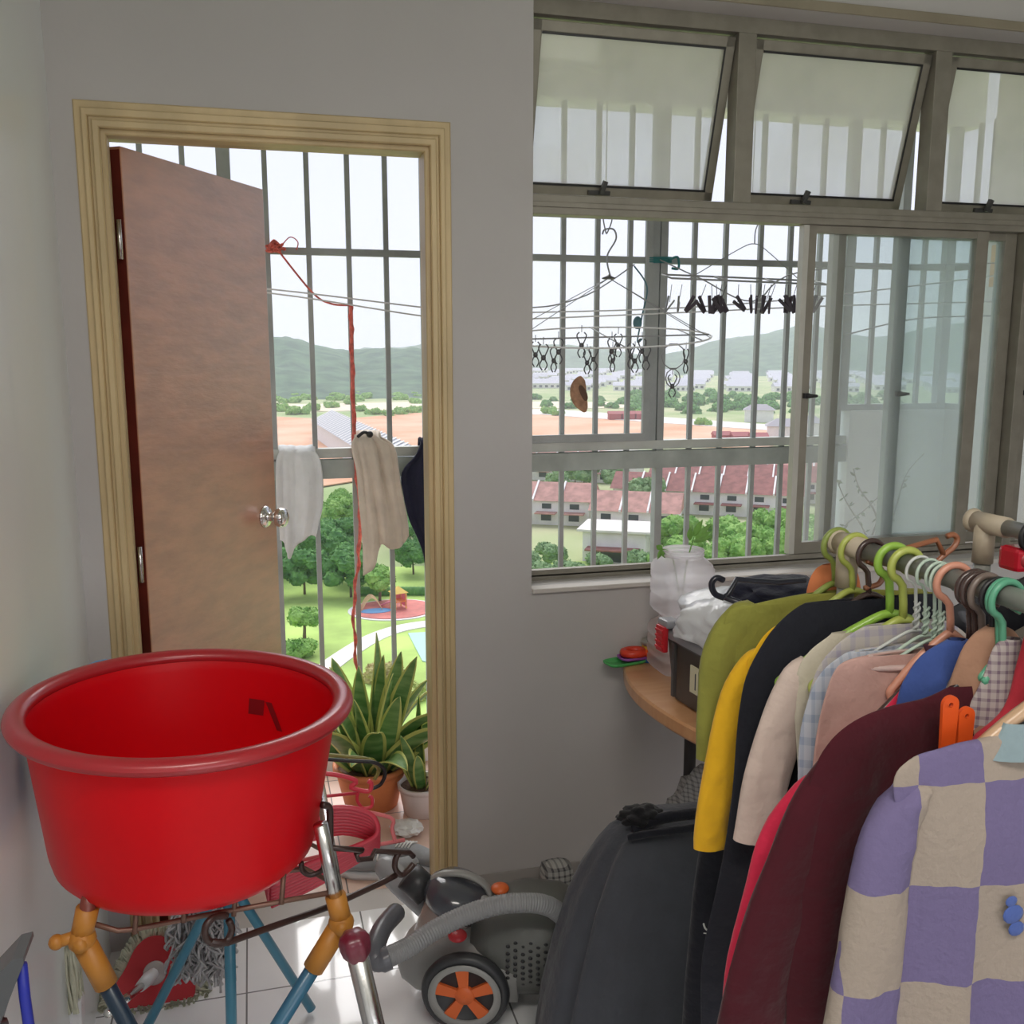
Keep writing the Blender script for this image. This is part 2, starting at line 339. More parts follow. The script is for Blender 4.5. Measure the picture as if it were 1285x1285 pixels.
# ------------------------------------------------------------ world outside, 38 m below
GZ = -38.0
def G(x, y, dz=0): return onZ(x, y, GZ+dz)
def patch(name, px, m, dz, th=.3, world=None):
    P = world if world else [G(x, y) for x, y in px]
    s = MB(); s.prism([(q[0], q[1]) for q in P], GZ+dz-th, GZ+dz); return struct(s.build(name, m))
grass = mat('lawn', (.40, .56, .14), .95, var=.3, vscale=.08)
scrub = mat('scrub_ground', (.26, .36, .13), .95, col2=(.46, .46, .26), vscale=.02)
soil = mat('orange_soil', (.60, .31, .17), .95, col2=(.72, .46, .31), vscale=.03)
pale = mat('pale_concrete', (.70, .66, .60), .9, var=.1, vscale=.2)
s = MB(); s.prism([(3500*math.cos(2*PI*k/48), 3500*math.sin(2*PI*k/48)) for k in range(48)], GZ-2, GZ); struct(s.build('ground_scrub', scrub))
patch('ground_lawn', None, grass, .2, world=[(-30, 60), (60, 60), (80, 110), (60, 170), (20, 175), (-10, 172), (-30, 150)])
patch('ground_soil', [(300, 521), (300, 600), (560, 585), (760, 562), (960, 562), (1040, 545), (880, 528), (690, 521), (540, 517), (420, 527)], soil, .3)
patch('ground_sand', [(360, 508), (560, 504), (820, 505), (820, 512), (560, 514), (380, 517)], mat('sand', (.72, .62, .45), .9, var=.1, vscale=.1), .35)
patch('road_far', [(530, 516), (690, 514), (1120, 545), (1120, 552), (680, 521), (530, 521)], pale, .5)
patch('road_estate', [(660, 566), (900, 566), (1130, 556), (1130, 572), (900, 582), (660, 584)], pale, .5)
patch('ground_dirt_road', [(330, 596), (480, 586), (480, 600), (330, 624)], soil, .6)
# curved park path
cl = [G(x, y) for x, y in ((360, 872), (395, 852), (430, 826), (470, 802), (510, 789), (560, 783), (640, 780))]
cl = crom([(p.x, p.y, 0) for p in cl], 5); L_, R_ = [], []
for i, p in enumerate(cl):
    t = (cl[min(i+1, len(cl)-1)]-cl[max(0, i-1)]).normalized(); n = Vector((-t.y, t.x, 0)); L_.append(p+n*1.5); R_.append(p-n*1.5)
sm = MB()
for i in range(len(cl)-1): sm.prism([R_[i], R_[i+1], L_[i+1], L_[i]], GZ+.2, GZ+.32)
struct(sm.build('park_path', mat('path_concrete', (.78, .74, .68), .9)))
def ell(cx, cy, rx, ry, n=28): return [(cx+rx*math.cos(2*PI*k/n), cy+ry*math.sin(2*PI*k/n)) for k in range(n)]
pc = G(494, 767)
patch('playground_border', None, mat('kerb_concrete', (.72, .70, .66), .8), .32, world=ell(pc.x, pc.y, 7.0, 6.2))
patch('playground_surface', None, mat('red_rubber', (.55, .17, .14), .8, var=.15, vscale=.6), .42, world=ell(pc.x, pc.y, 6.4, 5.6))
bc = G(472, 770); patch('playground_blue_patch', None, mat('blue_rubber', (.12, .28, .48), .8), .5, world=ell(bc.x, bc.y, 2.4, 1.4, 16))
cc = [G(x, y) for x, y in ((512, 797), (640, 790), (640, 860), (530, 832))]
patch('sports_court', None, mat('teal_court', (.42, .62, .52), .8), .33, world=cc)
# playground equipment
ps = thing('playground_slide', 'colourful slide tower with pink and yellow panels on the red playground', 'slide', (0, 0, 0))
q = G(500, 766); M = Matrix.Translation((q.x, q.y, GZ+.42)) @ Matrix.Rotation(.3, 4, 'Z')
yel = mat('yellow_plastic', (.75, .50, .10), .5); pnk = mat('pink_plastic', (.75, .2, .28), .5); ora = mat('orange_plastic', (.75, .22, .06), .45)
for dx in (-.9, .9):
    for dy in (-.9, .9): MB().box((dx-.08, dy-.08, 0), (dx+.08, dy+.08, 2.6), 0, M).build('tower_post', yel, ps)
MB().box((-1, -1, 1.1), (1, 1, 1.25), 0, M).build('platform', ora, ps)
rf = MB(); rf.add([M @ Vector(v) for v in ((-1.2, -1.2, 2.5), (1.2, -1.2, 2.5), (1.2, 1.2, 2.5), (-1.2, 1.2, 2.5), (0, 0, 3.5))], [[0, 1, 4], [1, 2, 4], [2, 3, 4], [3, 0, 4], [3, 2, 1, 0]], smooth=False); rf.build('canopy', yel, ps)
sl = MB(); sl.tube([M @ Vector(v) for v in ((-1, .1, 1.2), (-1.5, .8, .9), (-1.8, 1.8, .35), (-1.9, 2.3, .2))], .38, flat=.3); sl.build('chute', pnk, ps)
s2 = MB()
for k in range(7): s2.box((.9, -1+.3*k, .3), (1.0, -.85+.3*k, 2.2), 0, M)
s2.box((-.9, .9, 1.2), (.9, 1.0, 2.0), 0, M); s2.build('side_panel', pnk, ps)
cf = thing('climbing_frame', 'low arched metal climbing frame left of the playground slide', 'climbing frame', (0, 0, 0)); q = G(466, 768)
for k in range(4):
    a = MB(); a.tube([Vector((q.x-1.6+3.2*j/10, q.y-1+.7*k, GZ+.5+2.0*math.sin(PI*j/10))) for j in range(11)], .07, seg=6); a.build('arch', mat('pale_orange_metal', (.70, .45, .25), .4), cf)

# trees
leafd = mat('foliage_dark', (.06, .17, .045), .9, col2=(.15, .33, .08), vscale=.5)
leafl = mat('foliage_light', (.13, .30, .05), .9, col2=(.30, .48, .12), vscale=.5)
leafy = mat('foliage_grey_green', (.14, .25, .10), .9, col2=(.25, .36, .16), vscale=.5)
bark = mat('bark', (.18, .13, .09), .9)
def crown(name, m, seed, rx=4, rz=3.2, lumps=18, quads=2600, parent=None, lsz=.5):
    rnd = random.Random(seed); s = MB(); cs = []
    for i in range(lumps):
        a = rnd.uniform(0, 2*PI); rr = rnd.uniform(0, .72)**.6; z = rnd.uniform(-.45, .65)
        k = math.sqrt(max(.1, 1-z*z)); c = Vector((rx*rr*k*math.cos(a), rx*rr*k*math.sin(a), rz*z)); r = rx*rnd.uniform(.3, .45)
        cs.append((c, r)); bm = bmesh.new(); bmesh.ops.create_icosphere(bm, subdivisions=3, radius=r)
        for v in bm.verts:
            n = v.co.normalized(); v.co = v.co*(1+.3*noise.noise(n*2.5+c*3)+.22*noise.noise(n*8+c*7)); v.co.z *= .8; v.co += c
        s.frombm(bm, 0, False)
    for i in range(quads):
        c, r = rnd.choice(cs); n = Vector((rnd.gauss(0, 1), rnd.gauss(0, 1), rnd.gauss(.25, 1))).normalized(); p = c+Vector((n.x, n.y, n.z*.8))*r*rnd.uniform(.95, 1.2)
        u = n.orthogonal().normalized(); u.rotate(Matrix.Rotation(rnd.uniform(0, 6.28), 3, n)); w = n.cross(u)+n*rnd.uniform(-1.4, 1.4); u = u+n*rnd.uniform(-.8, .8); z = lsz*rnd.uniform(.5, 1.2)
        s.add([p-u*z*.5, p+w*z*.4, p+u*z*.5, p-w*z*.4], [[0, 1, 2, 3]], 0, False)
    return s.build(name, m, parent)
def tree(name, label, cat, m, seed, hgt, rx, rz, group=None, lsz=.5):
    t = thing(name, label, cat, (0, 0, 0), group)
    c = crown('crown', m, seed, rx, rz, parent=t, lsz=lsz)
    for v in c.data.vertices: v.co.z += hgt-rz*.9
    tr = MB(); tr.tube([(0, 0, 0), (.1, .05, (hgt-rz)*.6), (0, 0, hgt-rz*.7)], [.28, .2, .12]); tr.build('trunk', bark, t); return t
def relax(spots, r, k=.95):
    ps = [[q.x, q.y, s] for q, s in spots]
    for it in range(60):
        for i in range(len(ps)):
            for j in range(i):
                dx, dy = ps[i][0]-ps[j][0], ps[i][1]-ps[j][1]; d = math.hypot(dx, dy) or .01; m_ = k*r*(ps[i][2]+ps[j][2])
                if d < m_: f_ = (m_-d)/2/d; ps[i][0] += dx*f_; ps[i][1] += dy*f_; ps[j][0] -= dx*f_; ps[j][1] -= dy*f_
    return [(Vector((x, y, GZ)), s) for x, y, s in ps]
TERR = []
def place(src, spots, label=None, group=None, first=True):
    for i, (p, sc) in enumerate(spots):
        rz = random.uniform(0, 6.28); o = src if (i == 0 and first) else dup(src)
        o.location = (p.x, p.y, GZ+.1); o.rotation_euler = (0, 0, rz); o.scale = (sc, sc, sc*random.uniform(.9, 1.1))
        if label: o['label'] = label
        if group: o['group'] = group
gl = 'dense leafy green tree in the belt behind the park lawn'
tA = tree('park_tree', gl, 'tree', leafd, 1, 9, 5, 4, 'trees behind the park lawn'); tB = tree('park_tree', gl, 'tree', leafl, 2, 8, 4.4, 3.6, 'trees behind the park lawn')
spA = [(G(x, y), s) for x, y, s in ((362, 752, .8), (385, 750, .85), (412, 748, .9), (350, 726, .9), (398, 722, .95), (440, 735, .75), (375, 700, .95), (425, 700, .9), (525, 722, .7), (545, 700, .9), (515, 690, .8), (565, 722, .9))]
spB = [(G(x, y), s) for x, y, s in ((350, 680, .9), (400, 676, .9), (433, 668, 1), (462, 742, .5), (430, 650, .8), (500, 676, .9), (535, 668, .9), (480, 660, .8), (560, 655, .9))]
al_ = relax(spA+spB, 4.9); place(tA, al_[:len(spA)]); place(tB, al_[len(spA):])
h1 = G(500, 745); hd = MB()
for k in range(26):
    q = G(455+k*5, 748); hd.ball((q.x, q.y, GZ+.8), .9, seg=8, sc=(1, .8, .9))
tag(hd.build('clipped_hedge', leafd), 'low dark clipped hedge behind the playground', 'hedge')
t = tree('flowering_tree', 'small rounded tree beside the playground, in front of its hedge', 'tree', leafl, 5, 5.2, 2.6, 1.5, lsz=.3); q = G(475, 757); t.location = (q.x+.2, q.y, GZ)
t = tree('lawn_tree', 'small layered tree standing alone on the bright lawn left of the path', 'tree', leafl, 6, 4.4, 2.3, 1.2, lsz=.3); q = G(382, 806); t.location = (q.x, q.y, GZ+.1)
t = tree('shrub', 'round shrub on the lawn just below the lone layered tree', 'shrub', leafl, 7, 2.4, 2.6, 1.3, lsz=.3); q = G(374, 826); t.location = (q.x, q.y, GZ-.2)
t = tree('bare_shrub', 'brownish sparse shrub on the lawn in front of the path', 'shrub', mat('foliage_brown', (.38, .30, .12), .9, col2=(.45, .42, .16), vscale=1), 8, 1.9, 2.6, 1.1, lsz=.25); q = G(482, 855); t.location = (q.x, q.y, GZ-.2)
t = tree('sparse_shrub', 'yellow-green sparse shrub on the lawn at the right of the doorway', 'shrub', mat('foliage_yellow', (.34, .42, .10), .9, col2=(.46, .5, .16), vscale=1), 9, 1.8, 2.4, 1.1, lsz=.25); q = G(520, 880); t.location = (q.x, q.y, GZ-.2)
# trees in front of the terraces (seen through the window)
tC = tree('street_tree', 'bright green tree below the window in front of the terraced houses', 'tree', leafl, 11, 10, 5.4, 4.2, 'bright trees below the window')
spC = relax([(q, s_*.85) for q, s_ in [(G(x, y), s) for x, y, s in ((835, 745, .85), (872, 730, .95), (912, 735, 1.0), (950, 728, 1.05), (990, 735, 1.1), (860, 700, .9), (905, 700, 1.0), (965, 700, 1), (1010, 712, 1.0), (1050, 720, 1.0))]], 5.6); place(tC, spC)
tD = tree('garden_tree', 'grey-green tree at the lower left of the window beside the terraces', 'tree', leafy, 12, 8, 4.4, 3.4, 'grey-green trees at the lower left of the window')
spD = relax([(q, s_*.9) for q, s_ in [(G(x, y), s) for x, y, s in ((680, 752, .9), (712, 745, .85), (745, 760, .9), (780, 752, .8), (690, 715, .75), (752, 728, .7), (806, 735, .8), (655, 735, .9), (640, 700, .9), (620, 750, 1))]], 4.6); place(tD, spD)
# far tree belts
tF = crown('far_tree', leafd, 21, 9, 6, lumps=12, quads=250, lsz=1.4); tag(tF, 'dark green tree in the far belt before the pale estate', 'tree', 'far tree belt')
rnd = random.Random(3); sp = []
def scatter(sp, x0, x1, y0, y1, n, md, s0, s1):
    md *= 1.15; t_ = 0; c = 0
    while c < n and t_ < 4000:
        t_ += 1; q = G(rnd.uniform(x0, x1), rnd.uniform(y0, y1))
        if all((q-o[0]).length > md for o in sp): sp.append((q, rnd.uniform(s0, s1))); c += 1
scatter(sp, 790, 1130, 497, 519, 60, 17, .7, 1.0); scatter(sp, 660, 790, 500, 515, 14, 15, .5, .7)
place(tF, sp)
tG = crown('roadside_tree', leafl, 22, 7, 5, lumps=10, quads=250, lsz=1.2); tag(tG, 'small bushy tree beside the orange soil field', 'tree', 'trees beside the soil field')
place(tG, [(G(x, y), s) for x, y, s in ((470, 520, .8), (488, 522, .7), (505, 520, .9), (522, 518, .8), (452, 516, .7), (690, 520, .9), (700, 522, .7), (800, 521, .6), (882, 534, .7), (372, 520, 1), (392, 516, .9), (352, 516, 1), (416, 512, .9), (440, 508, .8))])
tB2 = crown('scrub_tree', leafl, 23, 10, 6, lumps=12, quads=250, lsz=1.4); tag(tB2, 'scrubby tree at the foot of the wooded hill seen through the door', 'tree', 'scrub trees below the hill')
sb_ = []; scatter(sb_, 330, 640, 492, 507, 38, 19, .6, .95); place(tB2, sb_)

# hills
def hill(name, az0, az1, d0, d1, prof, m, seed):
    na, nd = 90, 22; vs = []; fs = []
    for i in range(na+1):
        px = az0+(az1-az0)*i/na; d = ray(px, 441); d = Vector((d.x, d.y, 0)).normalized()
        ph = prof(px)
        for j in range(nd+1):
            t = j/nd; rr = d0+(d1-d0)*t; p = d*rr
            hh = (ph)*math.sin(min(1, t/.75)*PI/2)**1.3*(1 if t < .75 else 1-(t-.75)*2)
            hh += (noise.noise(Vector((p.x*.012+seed, p.y*.012, 0)))*7+noise.noise(Vector((p.x*.05, p.y*.05, seed)))*4)*min(1, t*4)
            vs.append(Vector((p.x, p.y, GZ-1+max(0, hh))))
    for i in range(na):
        for j in range(nd):
            a = i*(nd+1)+j; fs.append([a, a+nd+1, a+nd+2, a+1])
    s = MB(); s.add(vs, fs); return struct(s.build(name, m))
forest = mat('forest_canopy', (.025, .075, .045), .95, col2=(.09, .17, .09), vscale=.045, bump=1, bscale=.06)
def lerp(P, x):
    for (a, b), (c, d) in zip(P, P[1:]):
        if a <= x <= c: return b+(d-b)*(x-a)/(c-a)
    return P[0][1] if x < P[0][0] else P[-1][1]
# ridge pixel rows turned into heights at the ridge distance
def ridge(P, dist): return lambda x: 38+dist*(441-lerp(P, x))/1227
hill('wooded_hill', 180, 640, 820, 1500, ridge([(180, 424), (340, 422), (360, 421), (400, 431), (440, 437), (500, 434), (520, 433), (560, 440), (600, 443), (640, 448)], 1320), forest, 1)
hill('far_ridge', 420, 900, 2000, 2800, ridge([(420, 440), (520, 432), (545, 428), (600, 436), (700, 430), (760, 436), (800, 443), (900, 448)], 2600), forest, 2)
hill('wooded_ridge', 780, 1600, 1650, 2500, ridge([(780, 450), (850, 441), (900, 427), (940, 420), (985, 414), (1010, 406), (1060, 418), (1090, 424), (1150, 415), (1200, 408), (1250, 405), (1400, 400), (1600, 400)], 2300), forest, 3)
# bare earth cutting on the right hill
patch('ground_cutting', [(1050, 463), (1160, 463), (1160, 468), (1050, 468)], soil, 1.5)

# terraced houses, each block one row
roofm = mat('maroon_tile_roof', (.26, .10, .085), .8, var=.2, vscale=.6, bump=.4, bscale=4)
roofp = mat('faded_pink_roof', (.42, .22, .18), .8, var=.2, vscale=.6, bump=.4, bscale=4)
housew = mat('white_house_wall', (.78, .76, .72), .8, var=.05, vscale=.5)
dark = mat('dark_window', (.05, .06, .07), .3)
def terrace(label, p, ang, n, rm, uw=6.5, W=13, h=6.0, rh=3.2):
    t = thing('terraced_house_row', label, 'houses', (p.x, p.y, GZ)); L = n*uw
    M = Matrix.Translation((p.x, p.y, GZ)) @ Matrix.Rotation(ang, 4, 'Z'); TERR.append((Vector((p.x, p.y, GZ)), ang, L, W))
    MB().box((-L/2, -W/2, 0), (L/2, W/2, h), 0, M).build('wall', housew, t)
    r = MB(); e = .9
    vs = [(-L/2-e, -W/2-e, h-.3), (L/2+e, -W/2-e, h-.3), (L/2+e, W/2+e, h-.3), (-L/2-e, W/2+e, h-.3), (-L/2-e, 0, h+rh), (L/2+e, 0, h+rh)]
    r.add([M @ Vector(v) for v in vs], [[0, 1, 5, 4], [2, 3, 4, 5], [1, 2, 5], [3, 0, 4], [3, 2, 1, 0]], 0, False); r.build('roof', rm, t)
    for k in range(1, n):
        x = -L/2+k*uw; q = MB()
        for sg in (-1, 1):
            q.add([M @ Vector(v) for v in ((x-.2, 0, h+rh+.35), (x+.2, 0, h+rh+.35), (x+.2, sg*(W/2+e), h+.1), (x-.2, sg*(W/2+e), h+.1), (x-.2, 0, h+rh-.2), (x+.2, 0, h+rh-.2), (x+.2, sg*(W/2+e), h-.4), (x-.2, sg*(W/2+e), h-.4))], [[0, 1, 2, 3], [3, 2, 6, 7], [0, 3, 7, 4], [1, 5, 6, 2]], 0, False)
        q.build('party_wall', housew, t)
    for k in range(n):
        x = -L/2+(k+.5)*uw
        MB().box((x-1.4, -W/2-.05, 1.0), (x+1.0, -W/2+.1, 2.6), 0, M).build('window', dark, t); MB().box((x-1.2, -W/2-.05, 3.8), (x+1.0, -W/2+.1, 5.0), 0, M).build('window', dark, t)
        MB().box((x-2.4, -W/2-3, 2.9), (x+2.4, -W/2, 3.15), 0, M).build('porch_roof', rm, t)
A = math.radians
terrace('pink-roofed terrace nearest the left edge of the window', G(676, 652), A(-28), 4, roofp)
terrace('pink-roofed short terrace standing just right of the leftmost one', G(800, 668), A(-30), 3, roofp, uw=6)
O_ = G(868, 640); ua = A(-33); U_ = Vector((math.cos(ua), math.sin(ua), 0)); V_ = Vector((-math.sin(ua), math.cos(ua), 0))
for lab, u, v, n, rm in (('maroon-roofed terrace in the middle of the lower window', 4, 0, 7, roofm), ('maroon-roofed terrace right of the middle one, partly behind the sliding pane', 56, 0, 7, roofm),
        ('maroon terrace one row behind, above the bright trees', 12, 27, 8, roofm), ('maroon terrace one row behind, towards the sliding pane', 70, 27, 8, roofm),
        ('upper maroon terrace two rows behind, just below the grille rail', 22, 54, 8, roofp), ('upper maroon terrace two rows behind, at the sliding pane', 80, 54, 8, roofm),
        ('faded roofed terrace two rows behind on the left', -42, 50, 6, roofp), ('maroon terrace three rows behind', 50, 81, 9, roofm), ('maroon terrace three rows behind on the right', 115, 81, 8, roofm)):
    terrace(lab, O_+U_*u+V_*v, ua, n, rm)
hs = thing('white_house', 'white two-storey house with dark carport left of the bright trees', 'house', (0, 0, 0)); q = G(775, 700)
M = Matrix.Translation((q.x, q.y, GZ)) @ Matrix.Rotation(A(-30), 4, 'Z')
MB().box((-6, -5, 0), (6, 5, 6), 0, M).build('wall', housew, hs); MB().box((-7, -6, 6), (7, 6, 6.4), 0, M).build('flat_roof', pale, hs); MB().box((-5, -8.5, 2.8), (5, -5, 3.1), 0, M).build('porch_roof', roofm, hs); MB().box((-4.4, -5.1, .2), (4.4, -4.95, 2.6), 0, M).build('carport_opening', dark, hs)
tE = tree('estate_tree', 'green tree growing between the terraced rows', 'tree', leafy, 13, 9, 4.6, 3.6, 'trees between the terraces')
spE = relax([(G(x, y), s) for x, y, s in ((738, 618, 1), (722, 612, .9), (765, 618, .9), (790, 640, 1.1), (812, 650, 1), (803, 625, .9), (838, 602, .9), (850, 606, .8), (770, 640, .9), (700, 625, .8), (830, 655, .7), (845, 632, .7))], 4.8)
def clear_(q, m=4.5):
    for P_, an, L, W in TERR:
        d = q-P_; u = d.x*math.cos(an)+d.y*math.sin(an); v = -d.x*math.sin(an)+d.y*math.cos(an)
        if abs(u) < L/2+m and abs(v) < W/2+m: return False
    return True
place(tE, [(q, s_) for q, s_ in spE if clear_(q)])
# long pale building with a ribbed grey roof, seen through the door
lb = thing('long_hall', 'long pale building with a ribbed grey roof on the orange soil seen through the door', 'building', (0, 0, 0))
a, b = G(418, 548), G(515, 610); ax = (b-a); LB = ax.length; an = math.atan2(ax.y, ax.x); M = Matrix.Translation((a.x, a.y, GZ)) @ Matrix.Rotation(an, 4, 'Z')
MB().box((0, -9, 0), (LB, 9, 8), 0, M).build('wall', mat('hall_wall', (.74, .74, .74), .7), lb)
r = MB(); r.add([M @ Vector(v) for v in ((-1, -10, 7.8), (LB+1, -10, 7.8), (LB+1, 10, 7.8), (-1, 10, 7.8), (-1, 0, 12.5), (LB+1, 0, 12.5))], [[0, 1, 5, 4], [2, 3, 4, 5], [1, 2, 5], [3, 0, 4], [3, 2, 1, 0]], 0, False); r.build('roof', mat('grey_metal_roof', (.42, .42, .45), .5), lb)
nr = int(LB/6)
for k in range(nr):
    x = 2+k*(LB-4)/max(1, nr-1); q = MB()
    for sg in (-1, 1): q.add([M @ Vector(v) for v in ((x-.8, 0, 12.9), (x+.8, 0, 12.9), (x+.8, sg*10, 8.15), (x-.8, sg*10, 8.15))], [[0, 1, 2, 3]], 0, False)
    q.build('roof_rib', housew, lb)
# containers and sheds by the road
for k, (x, y) in enumerate(((771, 527), (788, 527), (805, 527), (822, 527), (905, 556), (928, 557), (951, 558))):
    q = G(x, y); s = MB(); M = Matrix.Translation((q.x, q.y, GZ+.3)) @ Matrix.Rotation(-.2, 4, 'Z')
    s.box((-3.6, -3, 0), (3.6, 3, 3.4), 0, M); s.add([M @ Vector(v) for v in ((-4, -3.3, 3.4), (4, -3.3, 3.4), (4, 3.3, 3.4), (-4, 3.3, 3.4), (-4, 0, 5), (4, 0, 5))], [[0, 1, 5, 4], [2, 3, 4, 5], [1, 2, 5], [3, 0, 4]], 0, False)
    tag(s.build('site_shed', mat('maroon_shed', (.36, .09, .09), .7)), 'small maroon shed at the edge of the orange soil field', 'shed', 'maroon sheds by the soil field')
for k, (x, y, lab) in enumerate(((985, 553, 'pale unfinished house left of the sliding pane'), (1010, 548, 'pale unfinished house partly behind the sliding pane'), (952, 529, 'small pale house right of the far tree belt'))):
    q = G(x, y); M = Matrix.Translation((q.x, q.y, GZ)) @ Matrix.Rotation(-.5, 4, 'Z'); t = thing('unfinished_house', lab, 'house', (q.x, q.y, GZ))
    MB().box((-8, -6, 0), (8, 6, 7), 0, M).build('wall', housew, t); r = MB(); r.add([M @ Vector(v) for v in ((-9, -7, 6.8), (9, -7, 6.8), (9, 7, 6.8), (-9, 7, 6.8), (-4, 0, 10), (4, 0, 10))], [[0, 1, 5, 4], [2, 3, 4, 5], [1, 2, 5], [3, 0, 4]], 0, False); r.build('roof', mat('grey_tile_roof', (.35, .33, .34), .8), t)
# far pale housing estate
s = MB(); s.box((-15, -6, 0), (15, 6, 5.5)); s.add([Vector(v) for v in ((-15.5, -7, 5.3), (15.5, -7, 5.3), (15.5, 7, 5.3), (-15.5, 7, 5.3), (-15.5, 0, 9), (15.5, 0, 9))], [[0, 1, 5, 4], [2, 3, 4, 5], [1, 2, 5], [3, 0, 4]], 1, False)
for k in range(5): s.box((-13+k*6, -6.1, 1), (-10+k*6, -6, 3.5), 2)
eh = s.build('estate_house', [housew, mat('pale_grey_roof', (.55, .54, .58), .8, var=.1), dark]); tag(eh, 'pale grey-roofed house row in the distant estate', 'houses', 'distant estate houses')
first = True
dx_ = ray(820, 441); az = math.atan2(dx_.x, dx_.y)
for row in range(13):
    dist = 1010+row*58+max(0, row-6)*25
    for k in range(17):
        lat = -280+k*52*(dist/1010)**.3+rnd.uniform(-6, 6); c_ = Vector((math.sin(az), math.cos(az), 0))*dist+Vector((math.cos(az), -math.sin(az), 0))*lat
        if (row+k) % 7 == 3: continue
        o = eh if first else dup(eh); first = False
        o.location = (c_.x, c_.y, GZ); o.rotation_euler = (0, 0, -az+rnd.choice((0, 0, .3))+rnd.uniform(-.1, .1)); sc = rnd.uniform(.85, 1.2); o.scale = (sc, sc, 1)

# damp hazy air over the valley
hz = MB(); hz.box((-2600, 70, -60), (3000, 3300, 120)); ho = hz.build('valley_haze', []); hm = bpy.data.materials.new('haze'); hm.use_nodes = True; hn = hm.node_tree; hn.nodes.clear()
ov = hn.nodes.new('ShaderNodeOutputMaterial'); vv = hn.nodes.new('ShaderNodeVolumeScatter'); vv.inputs['Color'].default_value = (.93, .96, 1, 1); vv.inputs['Density'].default_value = .00027
hn.links.new(vv.outputs[0], ov.inputs['Volume']); ho.data.materials.append(hm); tag(ho, 'pale haze hanging over the valley', 'haze', kind='stuff')

# ============================================================ things on the balcony
# clotheslines
def rope(name, pts, r, m, label, cat='rope', k=6, group=None, seg=6):
    s = MB(); s.tube(crom(pts, k), r, seg=seg); return tag(s.build(name, m), label, cat, group)
wirem = mat('white_plastic_cord', (.75, .76, .78), .5); greywire = mat('grey_cord', (.35, .36, .38), .5)
redr = mat('red_raffia', (.70, .15, .12), .6, var=.3, vscale=60); tealr = mat('teal_tape', (.04, .22, .24), .6)
YC = 3.18
P = [onY(-20, 340, YC), onY(180, 352, YC), onY(340, 363, YC), onY(533, 386, YC), onY(600, 391, YC), onY(668, 392, YC), onY(860, 386, YC-.02), onY(1040, 371, YC-.05), onX(1258, 345, 2.768)]
rope('clothesline', P, .0028, wirem, 'upper white clothesline strung along the balcony behind door and window', 'clothesline')
P = [onY(-20, 350, YC), onY(180, 358, YC), onY(340, 368, YC), onY(533, 397, YC), onY(600, 401, YC), onY(668, 400, YC), onY(860, 392, YC-.02), onY(1040, 384, YC-.05), onX(1268, 378, 2.768)]
rope('clothesline', P, .0028, wirem, 'lower white clothesline, sagging just below the other one', 'clothesline')
rope('clothesline', [onY(668, 386, 3.40), onY(700, 382, 3.35), onY(745, 366, 3.35), onY(796, 332, YG-.015)], .0028, greywire, 'grey cord rising from the window left edge to the grille rail', 'clothesline')
rope('clothesline', [onY(828, 326, YG-.03), onY(880, 350, 3.35), onY(945, 378, 3.3), onY(1010, 340, 3.3), onX(1252, 330, 2.768)], .0028, greywire, 'grey cord running right from the teal tape behind the hanging pegs', 'clothesline')
rope('clothesline', [onY(1062, 420, 3.3), onY(1150, 400, 3.3), onX(1262, 396, 2.768)], .003, greywire, 'lowest grey cord behind the greenish sliding pane', 'clothesline')
# teal tape around the post
t = thing('tape_tie', 'teal tape tied around the grille post beside the pegs', 'tape', (0, 0, 0)); c = onY(829, 327, YG)
s = MB()
for k in range(3): s.tube([(c.x-.055+.0*k, YG-.026, c.z-.008+k*.007), (c.x+.03, YG-.027, c.z-.006+k*.007), (c.x+.03, YG+.03, c.z+k*.007), (c.x-.055, YG+.03, c.z-.006+k*.007)], .005, closed=True, seg=6)
s.build('band', tealr, t); MB().tube(crom([(c.x+.02, YG-.03, c.z), (c.x+.05, YG-.04, c.z+.01), (c.x+.055, YG-.04, c.z-.03), (c.x+.03, YG-.035, c.z-.03)]), .005, seg=6).build('knot', tealr, t)
s = MB(); a = onY(796, 334, YG-.03); s.tube(crom([a, onY(812, 360, 3.38), onY(806, 395, 3.38), onY(800, 428, 3.38), onY(806, 425, 3.37)]), .003, seg=6)
q = onY(800, 405, 3.38); s.ball(q, .02, 0, sc=(.9, .5, 1.2)); tag(s.build('tied_cord', mat('teal_cord', (.10, .22, .27), .6)), 'dark teal cord knotted on the grille rail and hanging down with a lump', 'cord')
# red raffia at the door grille
t = thing('raffia_rope', 'red raffia rope knotted on the door grille rail and hanging down beside the towel', 'rope', (0, 0, 0))
a = onY(345, 309, YG-.02); s = MB()
for k in range(7):
    w_ = [a+Vector((random.uniform(-.03, .03), random.uniform(-.02, .01), random.uniform(-.02, .02))) for _ in range(4)]; s.tube(crom(w_, 5, True), .004, closed=True, seg=5)
s.build('knot', redr, t)
b = onY(391, 366, 3.38); c = onY(440, 383, YG-.02)
MB().tube(crom([a, b, onY(415, 381, 3.39), c]), .0035, seg=6).build('diagonal_cord', redr, t)
MB().tube(crom([a+Vector((.02, 0, 0)), a+Vector((.05, -.01, .03)), a+Vector((.075, -.01, .015)), a+Vector((.07, 0, -.01))]), .002, seg=5).build('loose_end', redr, t)
s = MB(); zs = c.z; x0 = c.x
P = [c, onY(441, 420, YG-.025), onY(443, 500, YG-.03), onY(446, 575, YG-.045), onY(452, 640, YG-.04), onY(450, 700, YG-.03), onY(444, 760, YG-.03), onY(447, 830, YG-.035), onY(456, 885, YG-.03)]
cp = crom(P, 8); rr = [.0065 if i < len(cp)*.6 else .0035 for i in range(len(cp))]; s.tube(cp, rr, seg=6)
